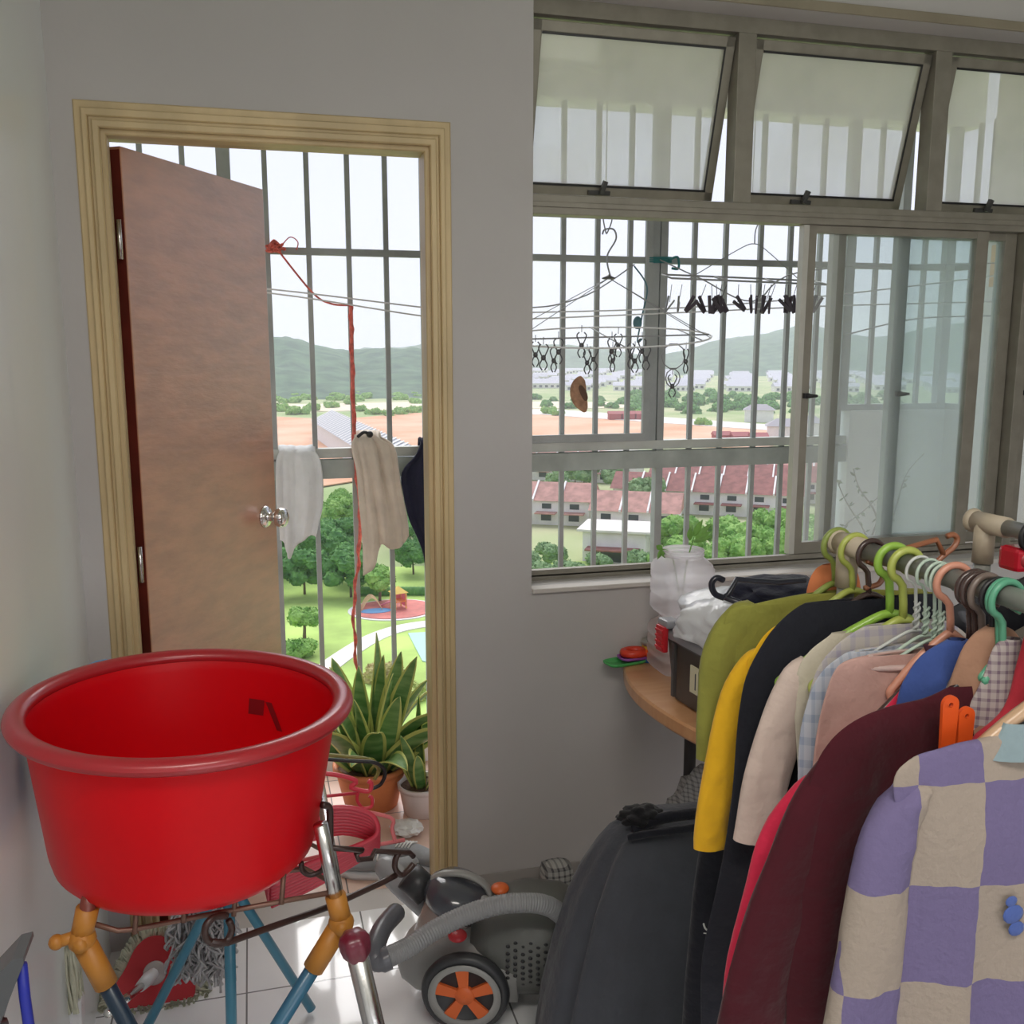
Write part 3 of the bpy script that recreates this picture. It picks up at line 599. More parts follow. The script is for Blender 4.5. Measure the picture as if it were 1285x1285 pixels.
cp2 = [p+Vector((.007*math.sin(i*1.1), -.008*math.cos(i*1.1), 0)) for i, p in enumerate(cp)]; s.tube(cp2, .004, seg=5)
s.build('hanging_cord', redr, t)

# cloths over the middle rail of the door grille
def hangcloth(name, label, cat, rows, y0, m, fold=.012, thick=.006, seed=1, folds=7, hem=None):
    # rows of (left px, right px, y px): front sheet down from the rail plus a short sheet behind
    s = MB(); rnd = random.Random(seed); n = 28; ph = rnd.uniform(0, 6); V = []
    for j, (a, b, yy) in enumerate(rows):
        row = []
        for i in range(n+1):
            u = i/n; p = onY(a+(b-a)*u, yy, y0); amp = fold*min(1, (j+.3)/2.0)
            p.y += -amp*(1+1.5*noise.noise(Vector((u*folds*.85+ph, j*.16, seed)))+.7*noise.noise(Vector((u*folds*2.1, j*.22+ph, seed))))-.004*noise.noise(Vector((u*8, j*.7, seed))) - .008*math.sin(PI*min(1, j/ max(1, len(rows)-1)))
            p.z += .006*noise.noise(Vector((u*5, j, seed+3)))
            row.append(p)
        V.append(row)
    full = []
    # resample vertically
    cols = [crom([V[j][i] for j in range(len(rows))], 4) for i in range(n+1)]
    if hem:
        for i in range(n+1):
            h_ = hem(i/n); c0 = cols[i]; m0 = len(c0)-1; nc = []
            for j in range(m0+1): x_ = j*h_; a_ = int(x_); f0 = x_-a_; nc.append(c0[a_].lerp(c0[min(m0, a_+1)], f0))
            cols[i] = nc
    top = [c[0] for c in cols]; back = []
    for k, (dy, dz) in enumerate(((.10, -.16), (.085, -.04), (.06, .012), (.03, .018))): back.append([p+Vector((0, dy, dz)) for p in top])
    grid = back+[[cols[i][j] for i in range(n+1)] for j in range(len(cols[0]))]
    vs = [p for r in grid for p in r]; fs = [[r*(n+1)+i, r*(n+1)+i+1, (r+1)*(n+1)+i+1, (r+1)*(n+1)+i] for r in range(len(grid)-1) for i in range(n)]
    s.add(vs, fs); o = s.build(name, m); md = o.modifiers.new('t', 'SOLIDIFY'); md.thickness = thick; md.offset = 0
    return tag(o, label, cat)
whitec = fabric('pale_grey_cloth', (.80, .82, .84), .05); beigec = fabric('beige_towel_cloth', (.80, .70, .60), .08); navyc = fabric('navy_cloth', (.028, .03, .06))
hangcloth('hanging_cloth', 'pale grey-white cloth draped over the grille rail beside the door knob', 'cloth', [(350, 396, 567), (346, 402, 580), (346, 405, 610), (347, 404, 635), (350, 400, 655), (352, 394, 680), (354, 384, 701)], YG-.03, whitec, seed=2, folds=5, hem=lambda u: .80+.2*math.exp(-((u-.28)/.16)**2)-.03*math.sin(u*9))
hangcloth('hanging_towel', 'beige worn towel hanging over the grille rail in the middle of the doorway', 'towel', [(445, 478, 548), (440, 494, 560), (446, 499, 590), (449, 504, 620), (452, 511, 655), (455, 512, 690), (456, 508, 722)], YG-.05, beigec, fold=.016, seed=4, folds=8, hem=lambda u: .78+.22/(1+math.exp((u-.33)*26))-.05*math.sin(u*7))
s = MB(); a = onY(449, 548, YG-.09); b = onY(464, 545, YG-.10); s.tube(crom([a, a*.5+b*.5+Vector((0, -.01, .012)), b]), .006); s.ball(b, .012); tag(s.build('clothes_peg', black), 'small black clip pinching the top of the beige towel', 'clothes peg')
hangcloth('hanging_garment', 'navy garment hanging on the grille rail at the right side of the doorway', 'garment', [(528, 560, 556), (520, 566, 572), (503, 570, 592), (505, 572, 620), (512, 572, 650), (522, 574, 672), (531, 574, 695), (534, 572, 722)], YG-.05, navyc, seed=6)

# round peg hanger in the left half of the window
def peg(mb_parent, c, L=.085, nm='peg', m=None, ang=0.0, spread=.35):
    s = MB(); ca = Vector(c)
    R_ = Matrix.Rotation(ang, 3, 'Z')
    def q(x, z): return ca + R_ @ Vector((x, 0, z))
    # two wire jaws with ring handles, clip body in the middle
    for sg in (-1, 1):
        s.tube(crom([q(sg*.004, -L*1.0), q(sg*.012, -L*.8), q(sg*.004, -L*.52), q(sg*.02*spread*2.2, -L*.15), q(sg*.008, 0)]), .0022, seg=5)
    s.ball(q(0, -L*.52), .0075, 0, 8, (1.1, .8, 1.2)); s.tube([q(0, .022), q(0, 0)], .0012, seg=5)
    return s.build(nm, m or MT['peg_metal'], mb_parent)
mat('peg_metal', (.12, .12, .13), .4, metal=.6); hookm = mat('galvanised_wire', (.33, .34, .35), .4, metal=.6)
YH = 3.0; ph = thing('oval_peg_hanger', 'wire oval drying hanger with dangling pegs in the left half of the window', 'peg hanger', onY(765, 400, YH))
top = onY(757, 268, YH-.35); top = Vector((top.x, 2.6, 1.905)); hk = onY(762, 290, YH)
s = MB(); s.tube(crom([onY(766, 347, YH), onY(762, 330, YH), onY(763, 318, YH), onY(773, 300, YH), onY(770, 288, YH), onY(759, 288, YH), onY(756, 294, YH)]), .0028, seg=6); s.build('hook', hookm, ph)
s = MB(); s.tube(crom([onY(760, 290, YH), onY(757, 272, YH), onY(763, 262, YH), onY(768, 275, YH), onY(762, 292, YH)], 5, True), .0022, seg=6, closed=True); 
s.tube([onY(760, 265, YH), Vector((onY(760, 265, YH).x, YH, 2.72))], .0018, seg=5); s.build('hanging_loop', hookm, ph)
hub = onY(764, 349, YH); s = MB(); s.lathe([(.0005, .012), (.01, .006), (.024, 0), (.02, -.003), (.0005, -.002)], hub, 16); s.build('hub_disc', mat('dark_grey_plastic', (.10, .10, .11), .4), ph)
oc = onY(762, 423, YH+.02)
def ovp(a, ra=.365, rb=.17, z=0): 
    return Vector((oc.x+ra*math.cos(a), oc.y+rb*math.sin(a)*1.0, oc.z+z+.01*math.cos(a)+.035*math.sin(a)))
ring_ = [ovp(2*PI*k/36) for k in range(36)]; MB().tube(ring_, .0028, closed=True, seg=6).build('oval_ring', wirem, ph)
s = MB(); s.tube([ovp(PI*.5), ovp(-PI*.5)], .002, seg=6); s.tube([ovp(PI*.2), ovp(-PI*.2)], .002, seg=6); s.tube([ovp(PI*.8), ovp(-PI*.8)], .002, seg=6); s.tube([ovp(0), ovp(PI)], .003, seg=6); s.build('cross_wires', greywire, ph)
s = MB()
for a in (.35, PI-.35, PI+.35, -.35): s.tube([hub, ovp(a)], .0014, seg=5)
s.build('chains', hookm, ph)
for i, (px, py, d) in enumerate(((682, 447, 0), (695, 452, .4), (672, 444, .2), (730, 432, 0), (737, 455, .3), (745, 450, -.4), (768, 440, .2), (776, 434, .1), (769, 452, .5), (797, 452, 0), (792, 446, .4), (811, 450, -.2), (806, 440, .3), (701, 440, 0))):
    k = onY(px, py-15, oc.y-.16+.32*((i*37) % 10)/10); peg(ph, Vector((k.x, k.y, k.z)), .078, 'peg', None, d)
rm_ = MB(); q = onY(845, 447, YH)
rm_.tube([q+Vector((.042*math.cos(a/10*2*PI), 0, .042*math.sin(a/10*2*PI))) for a in range(10)], .0022, closed=True, seg=5); rm_.tube([q+Vector((.026*math.cos(a/10*2*PI), 0, -.072+.03*math.sin(a/10*2*PI))) for a in range(10)], .0022, closed=True, seg=5); rm_.build('wire_rings', hookm, ph)
peg(ph, onY(844, 470, YH), .075, 'peg'); peg(ph, onY(861, 438, YH), .08, 'peg', None, .5)
# brown sponge gourd clipped on
c = onY(730, 495, YH); s = MB(); M = Matrix.Translation(c) @ Matrix.Rotation(-.45, 4, 'Y')
bm = bmesh.new(); bmesh.ops.create_uvsphere(bm, u_segments=20, v_segments=14, radius=1)
for v in bm.verts:
    z = v.co.z; w = .028*(1.05+.35*z); v.co = Vector((v.co.x*w+.010*(1-z*z)*-1+.012*z, v.co.y*.014, z*.058)); v.co.x += .003*noise.noise(v.co*80)
s.frombm(bm, 0, True, M)
s2 = thing('scrubbing_pad', 'brown shrivelled loofah pad clipped below the oval hanger', 'loofah', (0, 0, 0)); s.build('pad', mat('brown_loofah', (.42, .24, .15), .9, var=.25, vscale=40, bump=.6, bscale=90), s2)
q = MB(); bm = bmesh.new(); bmesh.ops.create_uvsphere(bm, u_segments=14, v_segments=10, radius=1)
for v in bm.verts: v.co = Vector((v.co.x*.012+.003, v.co.y*.004-.012, v.co.z*.028+.004))
q.frombm(bm, 0, True, M); q.build('dark_hollow', mat('dark_brown_loofah', (.13, .075, .05), .9), s2)

# long rectangular peg hanger in the middle of the window
lh = thing('long_peg_hanger', 'long grey wire hanger with a row of dark pegs right of the grille post', 'peg hanger', onY(935, 350, YH)); 
A_, B_ = onY(838, 350, YH), onY(1032, 358, YH+.02)
s = MB()
for dy, dz in ((-.03, 0), (.05, .018)): s.tube([A_+Vector((0, dy, dz)), B_+Vector((0, dy, dz))], .0035, seg=6)
for u in (0, .33, .66, 1): p = A_.lerp(B_, u); s.tube([p+Vector((0, -.03, 0)), p+Vector((0, .05, .018))], .003, seg=6)
s.build('frame_rods', greywire, lh)
tp = onY(947, 306, YH+.01); s = MB(); 
for u in (.12, .88):
    p = A_.lerp(B_, u); s.tube(crom([p, p.lerp(tp, .8)+Vector((0, 0, .01)), tp]), .0016, seg=5)
s.tube(crom([tp, onY(948, 290, YH), onY(954, 272, YH), onY(946, 266, YH), onY(940, 258, YH), onY(944, 250, YH)]), .002, seg=6); s.tube([onY(944, 250, YH), Vector((onY(944, 250, YH).x, YH, 2.72))], .0016, seg=5); s.build('suspension_wire', hookm, lh)
pegp = mat('dark_purple_peg_plastic', (.07, .055, .075), .5)
rr_ = random.Random(5)
for i, px in enumerate((843, 856, 869, 886, 893, 899, 906, 912, 927, 942, 956, 960, 968, 973, 986, 989, 1000, 1024, 1027)):
    p = onY(px, 357, YH); s = MB(); z0 = p.z-.065; an = rr_.uniform(-1.2, 1.2)
    R_ = Matrix.Translation((p.x, p.y+rr_.uniform(-.02, .04), z0)) @ Matrix.Rotation(an, 4, 'Z') @ Matrix.Rotation(rr_.uniform(-.9, .9), 4, 'Y')
    sp_a = .25 if px < 862 else .16
    wv = .0028 if px < 862 else .0055
    for sg in (-1, 1): s.box((-wv, -.0035, -.030), (wv, .0035, .030), 0, R_ @ Matrix.Rotation(sg*sp_a, 4, 'Y') @ Matrix.Translation((sg*.007, 0, 0)), .002)
    s.tube([R_ @ Vector((0, 0, .012)), p], .0012, seg=5); s.build('peg', pegp if px > 862 else hookm, lh)

# potted snake plants and other things on the balcony floor
lg = mat('snake_leaf_green', (.09, .24, .06), .45, col2=(.24, .40, .15), vscale=14, stretch=(.5, .5, 3)); ly = mat('snake_leaf_edge', (.58, .62, .18), .45)
def sleaf(par, base, az, lean, L, w, curl=0.0, seed=0):
    n = 14; rows = []; d = Vector((math.cos(az), math.sin(az), 0)); side = Vector((-math.sin(az), math.cos(az), 0)); tw = random.Random(seed).uniform(-.8, .8)
    p = Vector(base); th = lean
    for i in range(n+1):
        t = i/n; wd = w*(math.sin(PI*min(1, .22+t*.78))**.7)*(1 if t < .97 else .3); wd = max(wd, .001)
        th = lean+curl*t*t
        dr = d*math.sin(th)+Vector((0, 0, 1))*math.cos(th)
        s_ = side.copy(); s_.rotate(Matrix.Rotation(tw*t+tw, 3, dr)); nn = dr.cross(s_)
        rows.append([p+s_*wd*k+nn*(-abs(k))*wd*-.35 for k in (-1, -.72, -.3, .3, .72, 1)])
        p = p+dr*(L/n)
    s = MB(); vs = [q for r in rows for q in r]
    for i in range(n):
        for k in range(5): s.f.append([i*6+k, i*6+k+1, (i+1)*6+k+1, (i+1)*6+k]); s.m.append(1 if k in (0, 4) else 0); s.sm.append(True)
    s.v = vs; o = s.build('leaf', [lg, ly], par); md = o.modifiers.new('t', 'SOLIDIFY'); md.thickness = .003; md.offset = 0
def pot(par, c, r0, r1, h, m):
    s = MB(); s.lathe([(0.0005, .0), (r0, 0), (r0+.004, .004), (r1*.97, h*.82), (r1*.97, h*.85), (r1*1.05, h*.86), (r1*1.06, h), (r1*.96, h), (r1*.93, h*.86), (r0*.9, .03), (.0005, .03)], c, 28, cap0=False); s.build('pot', m, par)
    s = MB(); s.lathe([(.0005, h*.86), (r1*.93, h*.86)], c, 28); s.build('soil', mat('potting_soil', (.12, .07, .045), .95, bump=.8, bscale=80), par)
c1 = Vector((.335, 3.10, 0)); sp1 = thing('potted_snake_plant', 'large snake plant with yellow-edged leaves in an orange pot outside the door', 'potted plant', c1)
pot(sp1, c1, .085, .12, .15, mat('orange_clay_pot', (.66, .22, .08), .6, var=.1))
rnd = random.Random(11)
for az, ln, L, w, cu in ((1.2, .12, .45, .030, .1), (.3, .15, .40, .03, .1), (2.6, .2, .36, .032, .2), (3.5, .25, .34, .03, .2), (4.2, .18, .30, .03, .2), (5.2, .3, .33, .028, .3), (0, .35, .34, .03, .4), (-.7, .75, .42, .032, 1.3), (-.15, .8, .36, .03, 1.0), (3.0, .45, .40, .03, .6), (2.2, .3, .38, .03, .2), (5.7, .5, .44, .03, 1.9), (1.8, .1, .34, .03, .1), (4.7, .5, .3, .03, .7), (.8, .08, .38, .028, .05), (3.9, .55, .32, .03, .9), (4.4, .7, .30, .03, 1.2), (5.0, .8, .28, .028, 1.2), (3.2, .1, .33, .028, .2), (5.5, .12, .36, .028, .1), (4.0, .35, .36, .03, .5), (2.9, .7, .34, .03, 1.0), (.5, .6, .34, .03, .9), (5.9, .22, .42, .03, .2)):
    sleaf(sp1, c1+Vector((.05*math.cos(az), .05*math.sin(az), .125)), az, ln, L, w*1.45, cu, int(az*10)+3)
c2 = Vector((.495, 3.0, 0)); sp2 = thing('potted_snake_plant', 'small snake plant in a white rounded pot right of the large one', 'potted plant', c2)
pot(sp2, c2, .06, .08, .105, mat('white_glazed_pot', (.80, .72, .70), .35))
for az, ln, L, w, cu in ((2.6, .35, .22, .024, .4), (3.4, .2, .2, .022, .2), (4.4, .4, .18, .022, .4), (1.5, .12, .3, .024, .1), (0, .3, .24, .024, .3), (5.3, .45, .2, .022, .6), (2.0, .5, .24, .024, .9)):
    sleaf(sp2, c2+Vector((.025*math.cos(az), .025*math.sin(az), .09)), az, ln, L, w, cu, int(az*10)+40)
# blue basin behind the pots, white bag
bb = Vector((.40, 3.335, 0)); s = MB(); s.lathe([(.0005, 0), (.07, 0), (.09, .07), (.096, .075), (.096, .08), (.086, .08), (.066, .008), (.0005, .008)], bb, 28)
tag(s.build('blue_dish', mat('blue_plastic', (.06, .22, .48), .4)), 'shallow blue plastic dish on the balcony floor between the two pots', 'dish')
s = MB(); q = Vector((.42, 2.86, .022)); bm = bmesh.new(); bmesh.ops.create_icosphere(bm, subdivisions=3, radius=1)
for v in bm.verts: n_ = 1+.3*noise.noise(v.co*3); v.co = Vector((v.co.x*.05*n_, v.co.y*.05*n_, max(-.02, v.co.z*.02*n_)))
s.frombm(bm, 0, False); s.v = [v+q for v in s.v]; tag(s.build('crumpled_bag', mat('thin_white_plastic', (.75, .75, .73), .35)), 'crumpled scrap of white plastic on the balcony tiles by the white pot', 'plastic bag')
# grey sandals/shoes on the balcony tiles
def shoe(label, c, ang, m, m2, L=.24, group=None, name='canvas_shoe'):
    t = thing(name, label, 'shoe', c, group); M = Matrix.Translation(c) @ Matrix.Rotation(ang, 4, 'Z')
    def ring(y, w, z0, z1, n=16): return [M @ Vector((w*math.cos(2*PI*k/n), y, z0+(z1-z0)*(.5+.5*math.sin(2*PI*k/n)))) for k in range(n)]
    prof = [(-.5, .022, .016), (-.48, .032, .016), (-.35, .037, .016), (0, .033, .016), (.25, .043, .016), (.42, .036, .016), (.5, .015, .016)]
    s = MB(); s.loft([[M @ Vector((p_*w, y*L, z)) for p_, z in ((-1, 0), (-1, .018), (1, .018), (1, 0))] for y, w, _ in prof], 0, True, True); s.build('sole', m2, t)
    up = [(-.49, .024, .06), (-.42, .032, .07), (-.25, .033, .055), (-.05, .031, .062), (.15, .038, .052), (.35, .038, .038), (.48, .02, .03)]
    s = MB(); s.loft([ring(y*L, w, .016, z) for y, w, z in up], 0, True, True); s.build('upper', m, t)
    s = MB()
    for k in range(5): y = (-.02+k*.05)*L; s.tube([M @ Vector((-.022, y, .060-.05*k*.05)), M @ Vector((0, y+.004, .066-.05*k*.06)), M @ Vector((.022, y, .060-.05*k*.05))], .003, seg=5)
    s.build('laces', mat('white_laces', (.75, .75, .72), .8), t); return t
greyf = fabric('grey_shoe_fabric', (.30, .31, .32)); 
shoe('grey lace-up shoe on the balcony tiles, seen through the loop of the dark hanger', Vector((.30, 2.64, 0)), 1.1, greyf, whitec)
shoe('grey shoe just right of the other, nearer the door frame', Vector((.405, 2.68, 0)), .75, greyf, whitec)

# red hangers hanging in a bundle from the rear bar of the drying rack
def hanger_mesh(par, w=.20, drop=.09, r=.004, m=None, hook_r=.019, gap=.0, M=Matrix.Identity(4), bar=True, hookm_=None, flat=1, stem=.03, seg=8, notch=False):
    # hook wraps over a rod at the local origin; shoulders spread along local x
    hk = []
    for k in range(13): a = -.35*PI+(1.35*PI)*k/12; hk.append(Vector((-hook_r*math.cos(a+PI)*1.0, 0, hook_r*math.sin(a))))
    hk = [Vector((hook_r*math.cos(-.25*PI+1.45*PI*k/14), 0, hook_r*math.sin(-.25*PI+1.45*PI*k/14))) for k in range(15)]
    end = hk[-1]; z0 = -hook_r-stem
    path = crom(hk[:]+[Vector((-.004, 0, -hook_r*1.15)), Vector((0, 0, z0))], 2)
    MB().tube([M @ p for p in path], r, seg=seg, flat=flat).build('hook', hookm_ or m, par)
    arm = [Vector((0, 0, z0)), Vector((w*.15, 0, z0-.006)), Vector((w*.55, 0, z0-drop*.45)), Vector((w*.93, 0, z0-drop*.93)), Vector((w, 0, z0-drop*1.05)), Vector((w*.965, 0, z0-drop*1.15))]
    L_ = [Vector((-p.x, 0, p.z)) for p in arm][::-1]; top = L_[:-1]+arm
    if bar: pts = crom(top, 4)+[Vector((0, 0, z0-drop*1.16))]; MB().tube([M @ p for p in pts], r, closed=True, seg=seg, flat=flat).build('arms', m, par)
    else: MB().tube([M @ p for p in crom(top, 4)], r*1.1, seg=seg, flat=flat).build('arms', m, par)
redp = mat('red_pink_plastic', (.80, .07, .11), .35, coat=.3); pinkp = mat('light_red_plastic', (.90, .26, .27), .4)
# drying rack
RK = thing('drying_rack', 'folding clothes rack with blue crossed legs and orange joints under the red tub', 'drying rack', (-.1, 1.7, 0))
blue = mat('blue_enamel_tube', (.035, .15, .25), .35, coat=.3); dblue = mat('navy_enamel_tube', (.012, .035, .065), .35, coat=.3); lblue = mat('teal_blue_tube', (.06, .26, .38), .35, coat=.3)
orj = mat('orange_joint_plastic', (.50, .21, .03), .45); bronze = mat('brown_wire', (.20, .11, .08), .4, metal=.4); redtube = mat('maroon_tube', (.20, .045, .03), .35)
YN, YFR = 1.44, 2.05
JL, JR = onY(103, 1178, YN), onY(428, 1158, YN)
zx = (JL.z+JR.z)/2; xm = (JL.x+JR.x)/2
# near X : joints down to the floor
pL = onY(160, 1285, YN); dL = (pL-JL); tL = (JL.z-.012)/(JL.z-pL.z); fL = JL+dL*tL
pR = onY(350, 1285, YN); dR = (pR-JR); tR = (JR.z-.012)/(JR.z-pR.z); fR = JR+dR*tR
MB().tube([JL, fL], .0125, seg=12).build('leg', dblue, RK); MB().tube([JR, fR], .0125, seg=12).build('leg', blue, RK)
# far X
def far(px0, px1):
    a, b = onY(*px0, YFR), onY(*px1, YFR); d = (b-a); up = a-d*((zx-a.z)/(b.z-a.z))*-1
    dn = a+d*((.012-a.z)/(b.z-a.z)); u2 = a+d*((zx-a.z)/(b.z-a.z)); return u2, dn
u, d_ = far((240, 1180), (186, 1285)); MB().tube([u, d_], .011, seg=12).build('leg', lblue, RK); uR = u
u, d_ = far((312, 1150), (398, 1285)); u.y += .025; d_.y += .025; MB().tube([u, d_], .011, seg=12).build('leg', lblue, RK); uL = u
MB().tube([onY(287, 1120, 1.80), Vector((onY(287, 1285, 1.80).x, 1.80, .02))], .011, seg=12).build('strut', lblue, RK)
# orange joints and short upper arms
for J, tpx, mt in ((JL, (113, 1122), redtube), (JR, (402, 1034), steel)):
    tp = onY(tpx[0], tpx[1], YN-.0); 
    MB().tube([J, tp], .0115, seg=12).build('upper_arm', mt, RK)
    leg = (fL-JL).normalized() if J is JL else (fR-JR).normalized(); upv = (tp-J).normalized()
    s = MB(); s.tube([J+leg*.085, J+leg*.012], .0175, seg=12); s.tube([J-leg*.002, J+upv*.05], .0165, seg=12); s.ball(J, .021, 0, 12); s.tube([J+Vector((0, -.024, 0)), J+Vector((0, .024, 0))], .010, seg=10)
    if J is JL: s.tube([J+Vector((-.002, 0, .006)), J+Vector((-.033, -.006, .004))], .009, seg=10); s.ball(J+Vector((-.034, -.006, .004)), .0115, 0, 10)
    s.build('joint', orj, RK)
TL = onY(113, 1122, YN); TR = onY(402, 1034, YN)
# side rails towards the back + carrying wires
zt = .688
s = MB(); s.tube([(JL.x, YN, JL.z+.015), (JL.x-.0, YFR+.05, JL.z+.015)], .010, seg=10); s.build('side_rail', steel, RK)
s = MB(); s.tube([(JR.x, YN, JR.z+.015), (JR.x, YFR+.05, JR.z+.015)], .010, seg=10); s.build('side_rail', steel, RK)
def wire_y(y, front=False):
    s = MB()
    if front: P = [onY(113, 1158, y), onY(148, 1168, y), onY(170, 1166, y), onY(270, 1146, y), onY(300, 1141, y), onY(425, 1118, y)]
    else: P = [Vector((JL.x, y, JL.z+.02)), Vector((JL.x+.05, y, .674)), Vector((JR.x-.05, y, .674)), Vector((JR.x, y, JR.z+.02))]
    s.tube(P, .0042, seg=8)
    s.build('wire', bronze, RK)
wire_y(YN, True)
for y in (1.52, 1.62, 1.72, 1.84, 1.96, 2.05): wire_y(y)
for px, y0, y1 in ((172, 1130, 1172), (233, 1122, 1158), (296, 1118, 1150), (356, 1098, 1135)):
    a, b = onY(px, y0, YN+.01), onY(px-3, y1, YN-.004); MB().tube([b, a, Vector((a.x, 1.60, .678))], .0042, seg=8).build('cross_wire', bronze, RK)
# the red tub
tc_ = Vector((-.124, 1.585, .963)); tn = Vector((.041, -.005, 1)).normalized(); TM = Matrix.Translation(tc_) @ Vector((0, 0, 1)).rotation_difference(tn).to_matrix().to_4x4()
tubm = mat('red_tub_plastic', (.66, .002, .008), .38, var=.05, vscale=3, bump=.04, bscale=12, coat=.0, spec=.22)
tb_ = tubm.node_tree.nodes['Principled BSDF']; tb_.inputs['Subsurface Weight'].default_value = .35; tb_.inputs['Subsurface Radius'].default_value = (1, .05, .05); tb_.inputs['Subsurface Scale'].default_value = .03
tb = thing('red_tub', 'large round bright red plastic tub sitting on the drying rack', 'tub', (tc_.x, tc_.y, .70))
R0 = .262; TM = TM @ Matrix.Scale(1.015, 4); hB = .268
s = MB(); s.lathe([(.0005, -hB), (.17, -hB), (.188, -hB+.006), (.202, -hB+.022), (.2085, -hB+.045), (.236, -.028), (.240, -.012), (.2405, -.004)], M=TM, n=72)
s.lathe([(.2405, -.004), (.234, -.012), (.231, -.03), (.2045, -hB+.05), (.197, -hB+.03), (.182, -hB+.013), (.16, -hB+.008), (.0005, -hB+.008)], M=TM, n=72); s.build('body', tubm, tb)
s = MB(); rp_ = []
for k in range(15): a = -.15*PI+1.35*PI*k/14; rp_.append((.2475+.0165*math.cos(a)*.98, -.006+.0135*math.sin(a)))
rp_ = [(.2475+.0165*math.cos(2*PI*k/16), -.007+.0125*math.sin(2*PI*k/16)) for k in range(17)]
s.lathe(rp_, M=TM, n=72); s.build('rim', mat('red_rim_plastic', (.40, .018, .025), .33, coat=.25), tb)
# moulded marks inside
darkred = mat('darker_red_mark', (.22, .0, .004), .5)
def inwall(px, py):
    d = ray(px, py); o = Vector((0, 0, H)); inv = TM.inverted(); best = None
    for k in range(400):
        p = o+d*(1.4+k*.002); q = inv @ p
        if -.25 < q.z < -.02 and math.hypot(q.x, q.y) > .2045+(.231-.2045)*(q.z+.218)/.188-.002 and q.y > 0: return p
    return None
a = inwall(322, 887)
if a:
    q = TM.inverted() @ a; th = math.atan2(q.y, q.x); s = MB()
    def wp(th, z, off=.0012): rr = .2045+(.231-.2045)*(z+.218)/.188-off; return TM @ Vector((rr*math.cos(th), rr*math.sin(th), z))
    def wpatch(t0, t1, z0, z1, sk=0, n=6):
        vs = [wp(t0+(t1-t0)*i/n+sk*j, z0+(z1-z0)*j) for j in (0, 1) for i in range(n+1)]; vs += [wp(t0+(t1-t0)*i/n+sk*j, z0+(z1-z0)*j, .0004) for j in (0, 1) for i in range(n+1)]
        s.add(vs, [[i, i+1, n+2+i, n+1+i] for i in range(n)], 0, False)
    wpatch(th+.07, th-.07, q.z-.014, q.z+.014); wpatch(th-.28, th-.22, q.z-.035, q.z+.012, .14); s.build('inner_mark', darkred, tb)
# red hangers bundle behind the rack
hb_ = [(500, 985, .0), (0, 0, 0)]
y_b = 2.16; gi = 'bundle of red hangers'
zrod = .62
MB().tube([(JL.x, YFR+.05, JL.z+.015), (JR.x+.02, YFR+.05, JR.z+.015)], .008, seg=8).build('rear_bar', steel, RK)
for k in range(9):
    t = thing('red_hanger', 'red plastic hanger in the bundle lying behind the drying rack', 'hanger', (0, 0, 0), gi)
    y = 2.10+k*.0075
    ang = .10+.012*k
    # shoulder curve seen from the side: arm, curled end, bar back
    P = [onY(360, 1050+k*1.2, y), onY(395, 1020+k*4, y), onY(430, 1013+k*4, y), onY(462, 1020+k*4, y), onY(474, 1036+k*3, y), onY(468, 1052+k*2, y), onY(430, 1068+k*3, y), onY(385, 1085+k*4, y), onY(340, 1105+k*4, y)]
    MB().tube(crom(P, 4), .0062, seg=8).build('arms', redp, t)
    s = MB(); s.tube(crom([onY(350, 1050+k*2, y), onY(330, 1040+k*2, y), onY(322, 1060, y), onY(338, 1100+k*4, y)]), .005, seg=6); s.build('hook', redp, t)
for k, (dx, dyy, lab, m_) in enumerate(((0, 0, 'light red hanger with its square end sticking out right of the bundle', pinkp), (-46, -46, 'upper red hanger with open hook in front of the orange pot', redp))):
    t = thing('red_hanger', lab, 'hanger', (0, 0, 0)); y = 2.2+.03*k
    if k == 0:
        MB().tube(crom([onY(380, 1010, y), onY(440, 1016, y), onY(490, 1026, y), onY(492, 1040, y), onY(496, 1056, y)], 4), .005, seg=8).build('arms', m_, t)
        MB().tube([onY(508, 1054, y), onY(430, 1068, y), onY(360, 1084, y)], .005, seg=8).build('lower_bar', m_, t)
    else:
        MB().tube(crom([onY(370, 968, y), onY(420, 972, y), onY(447, 980, y), onY(440, 988, y), onY(462, 993, y), onY(466, 984, y), onY(462, 980, y)], 4), .006, seg=8).build('arms', m_, t)
        MB().tube(crom([onY(451, 990, y), onY(448, 1003, y), onY(455, 1014, y), onY(466, 1012, y), onY(467, 1002, y), onY(463, 999, y)], 4), .0045, seg=8).build('hook', m_, t)
        MB().tube([onY(370, 1003, y), onY(450, 995, y)], .004, seg=6).build('lower_bar', m_, t)
for k, (P, lab, m_) in enumerate((([(400, 952), (440, 955), (470, 957), (483, 968), (478, 984), (465, 990)], 'dark green-black hanger end curling above the red hangers', black), ([(400, 946), (440, 950), (462, 953), (475, 965), (470, 978)], 'olive hanger end just above the dark one', mat('olive_plastic', (.30, .28, .08), .4)))):
    t = MB(); t.tube(crom([onY(a, b, 2.30+k*.03) for a, b in P], 5), .005, seg=8); tag(t.build('hanger_end', m_), lab, 'hanger')
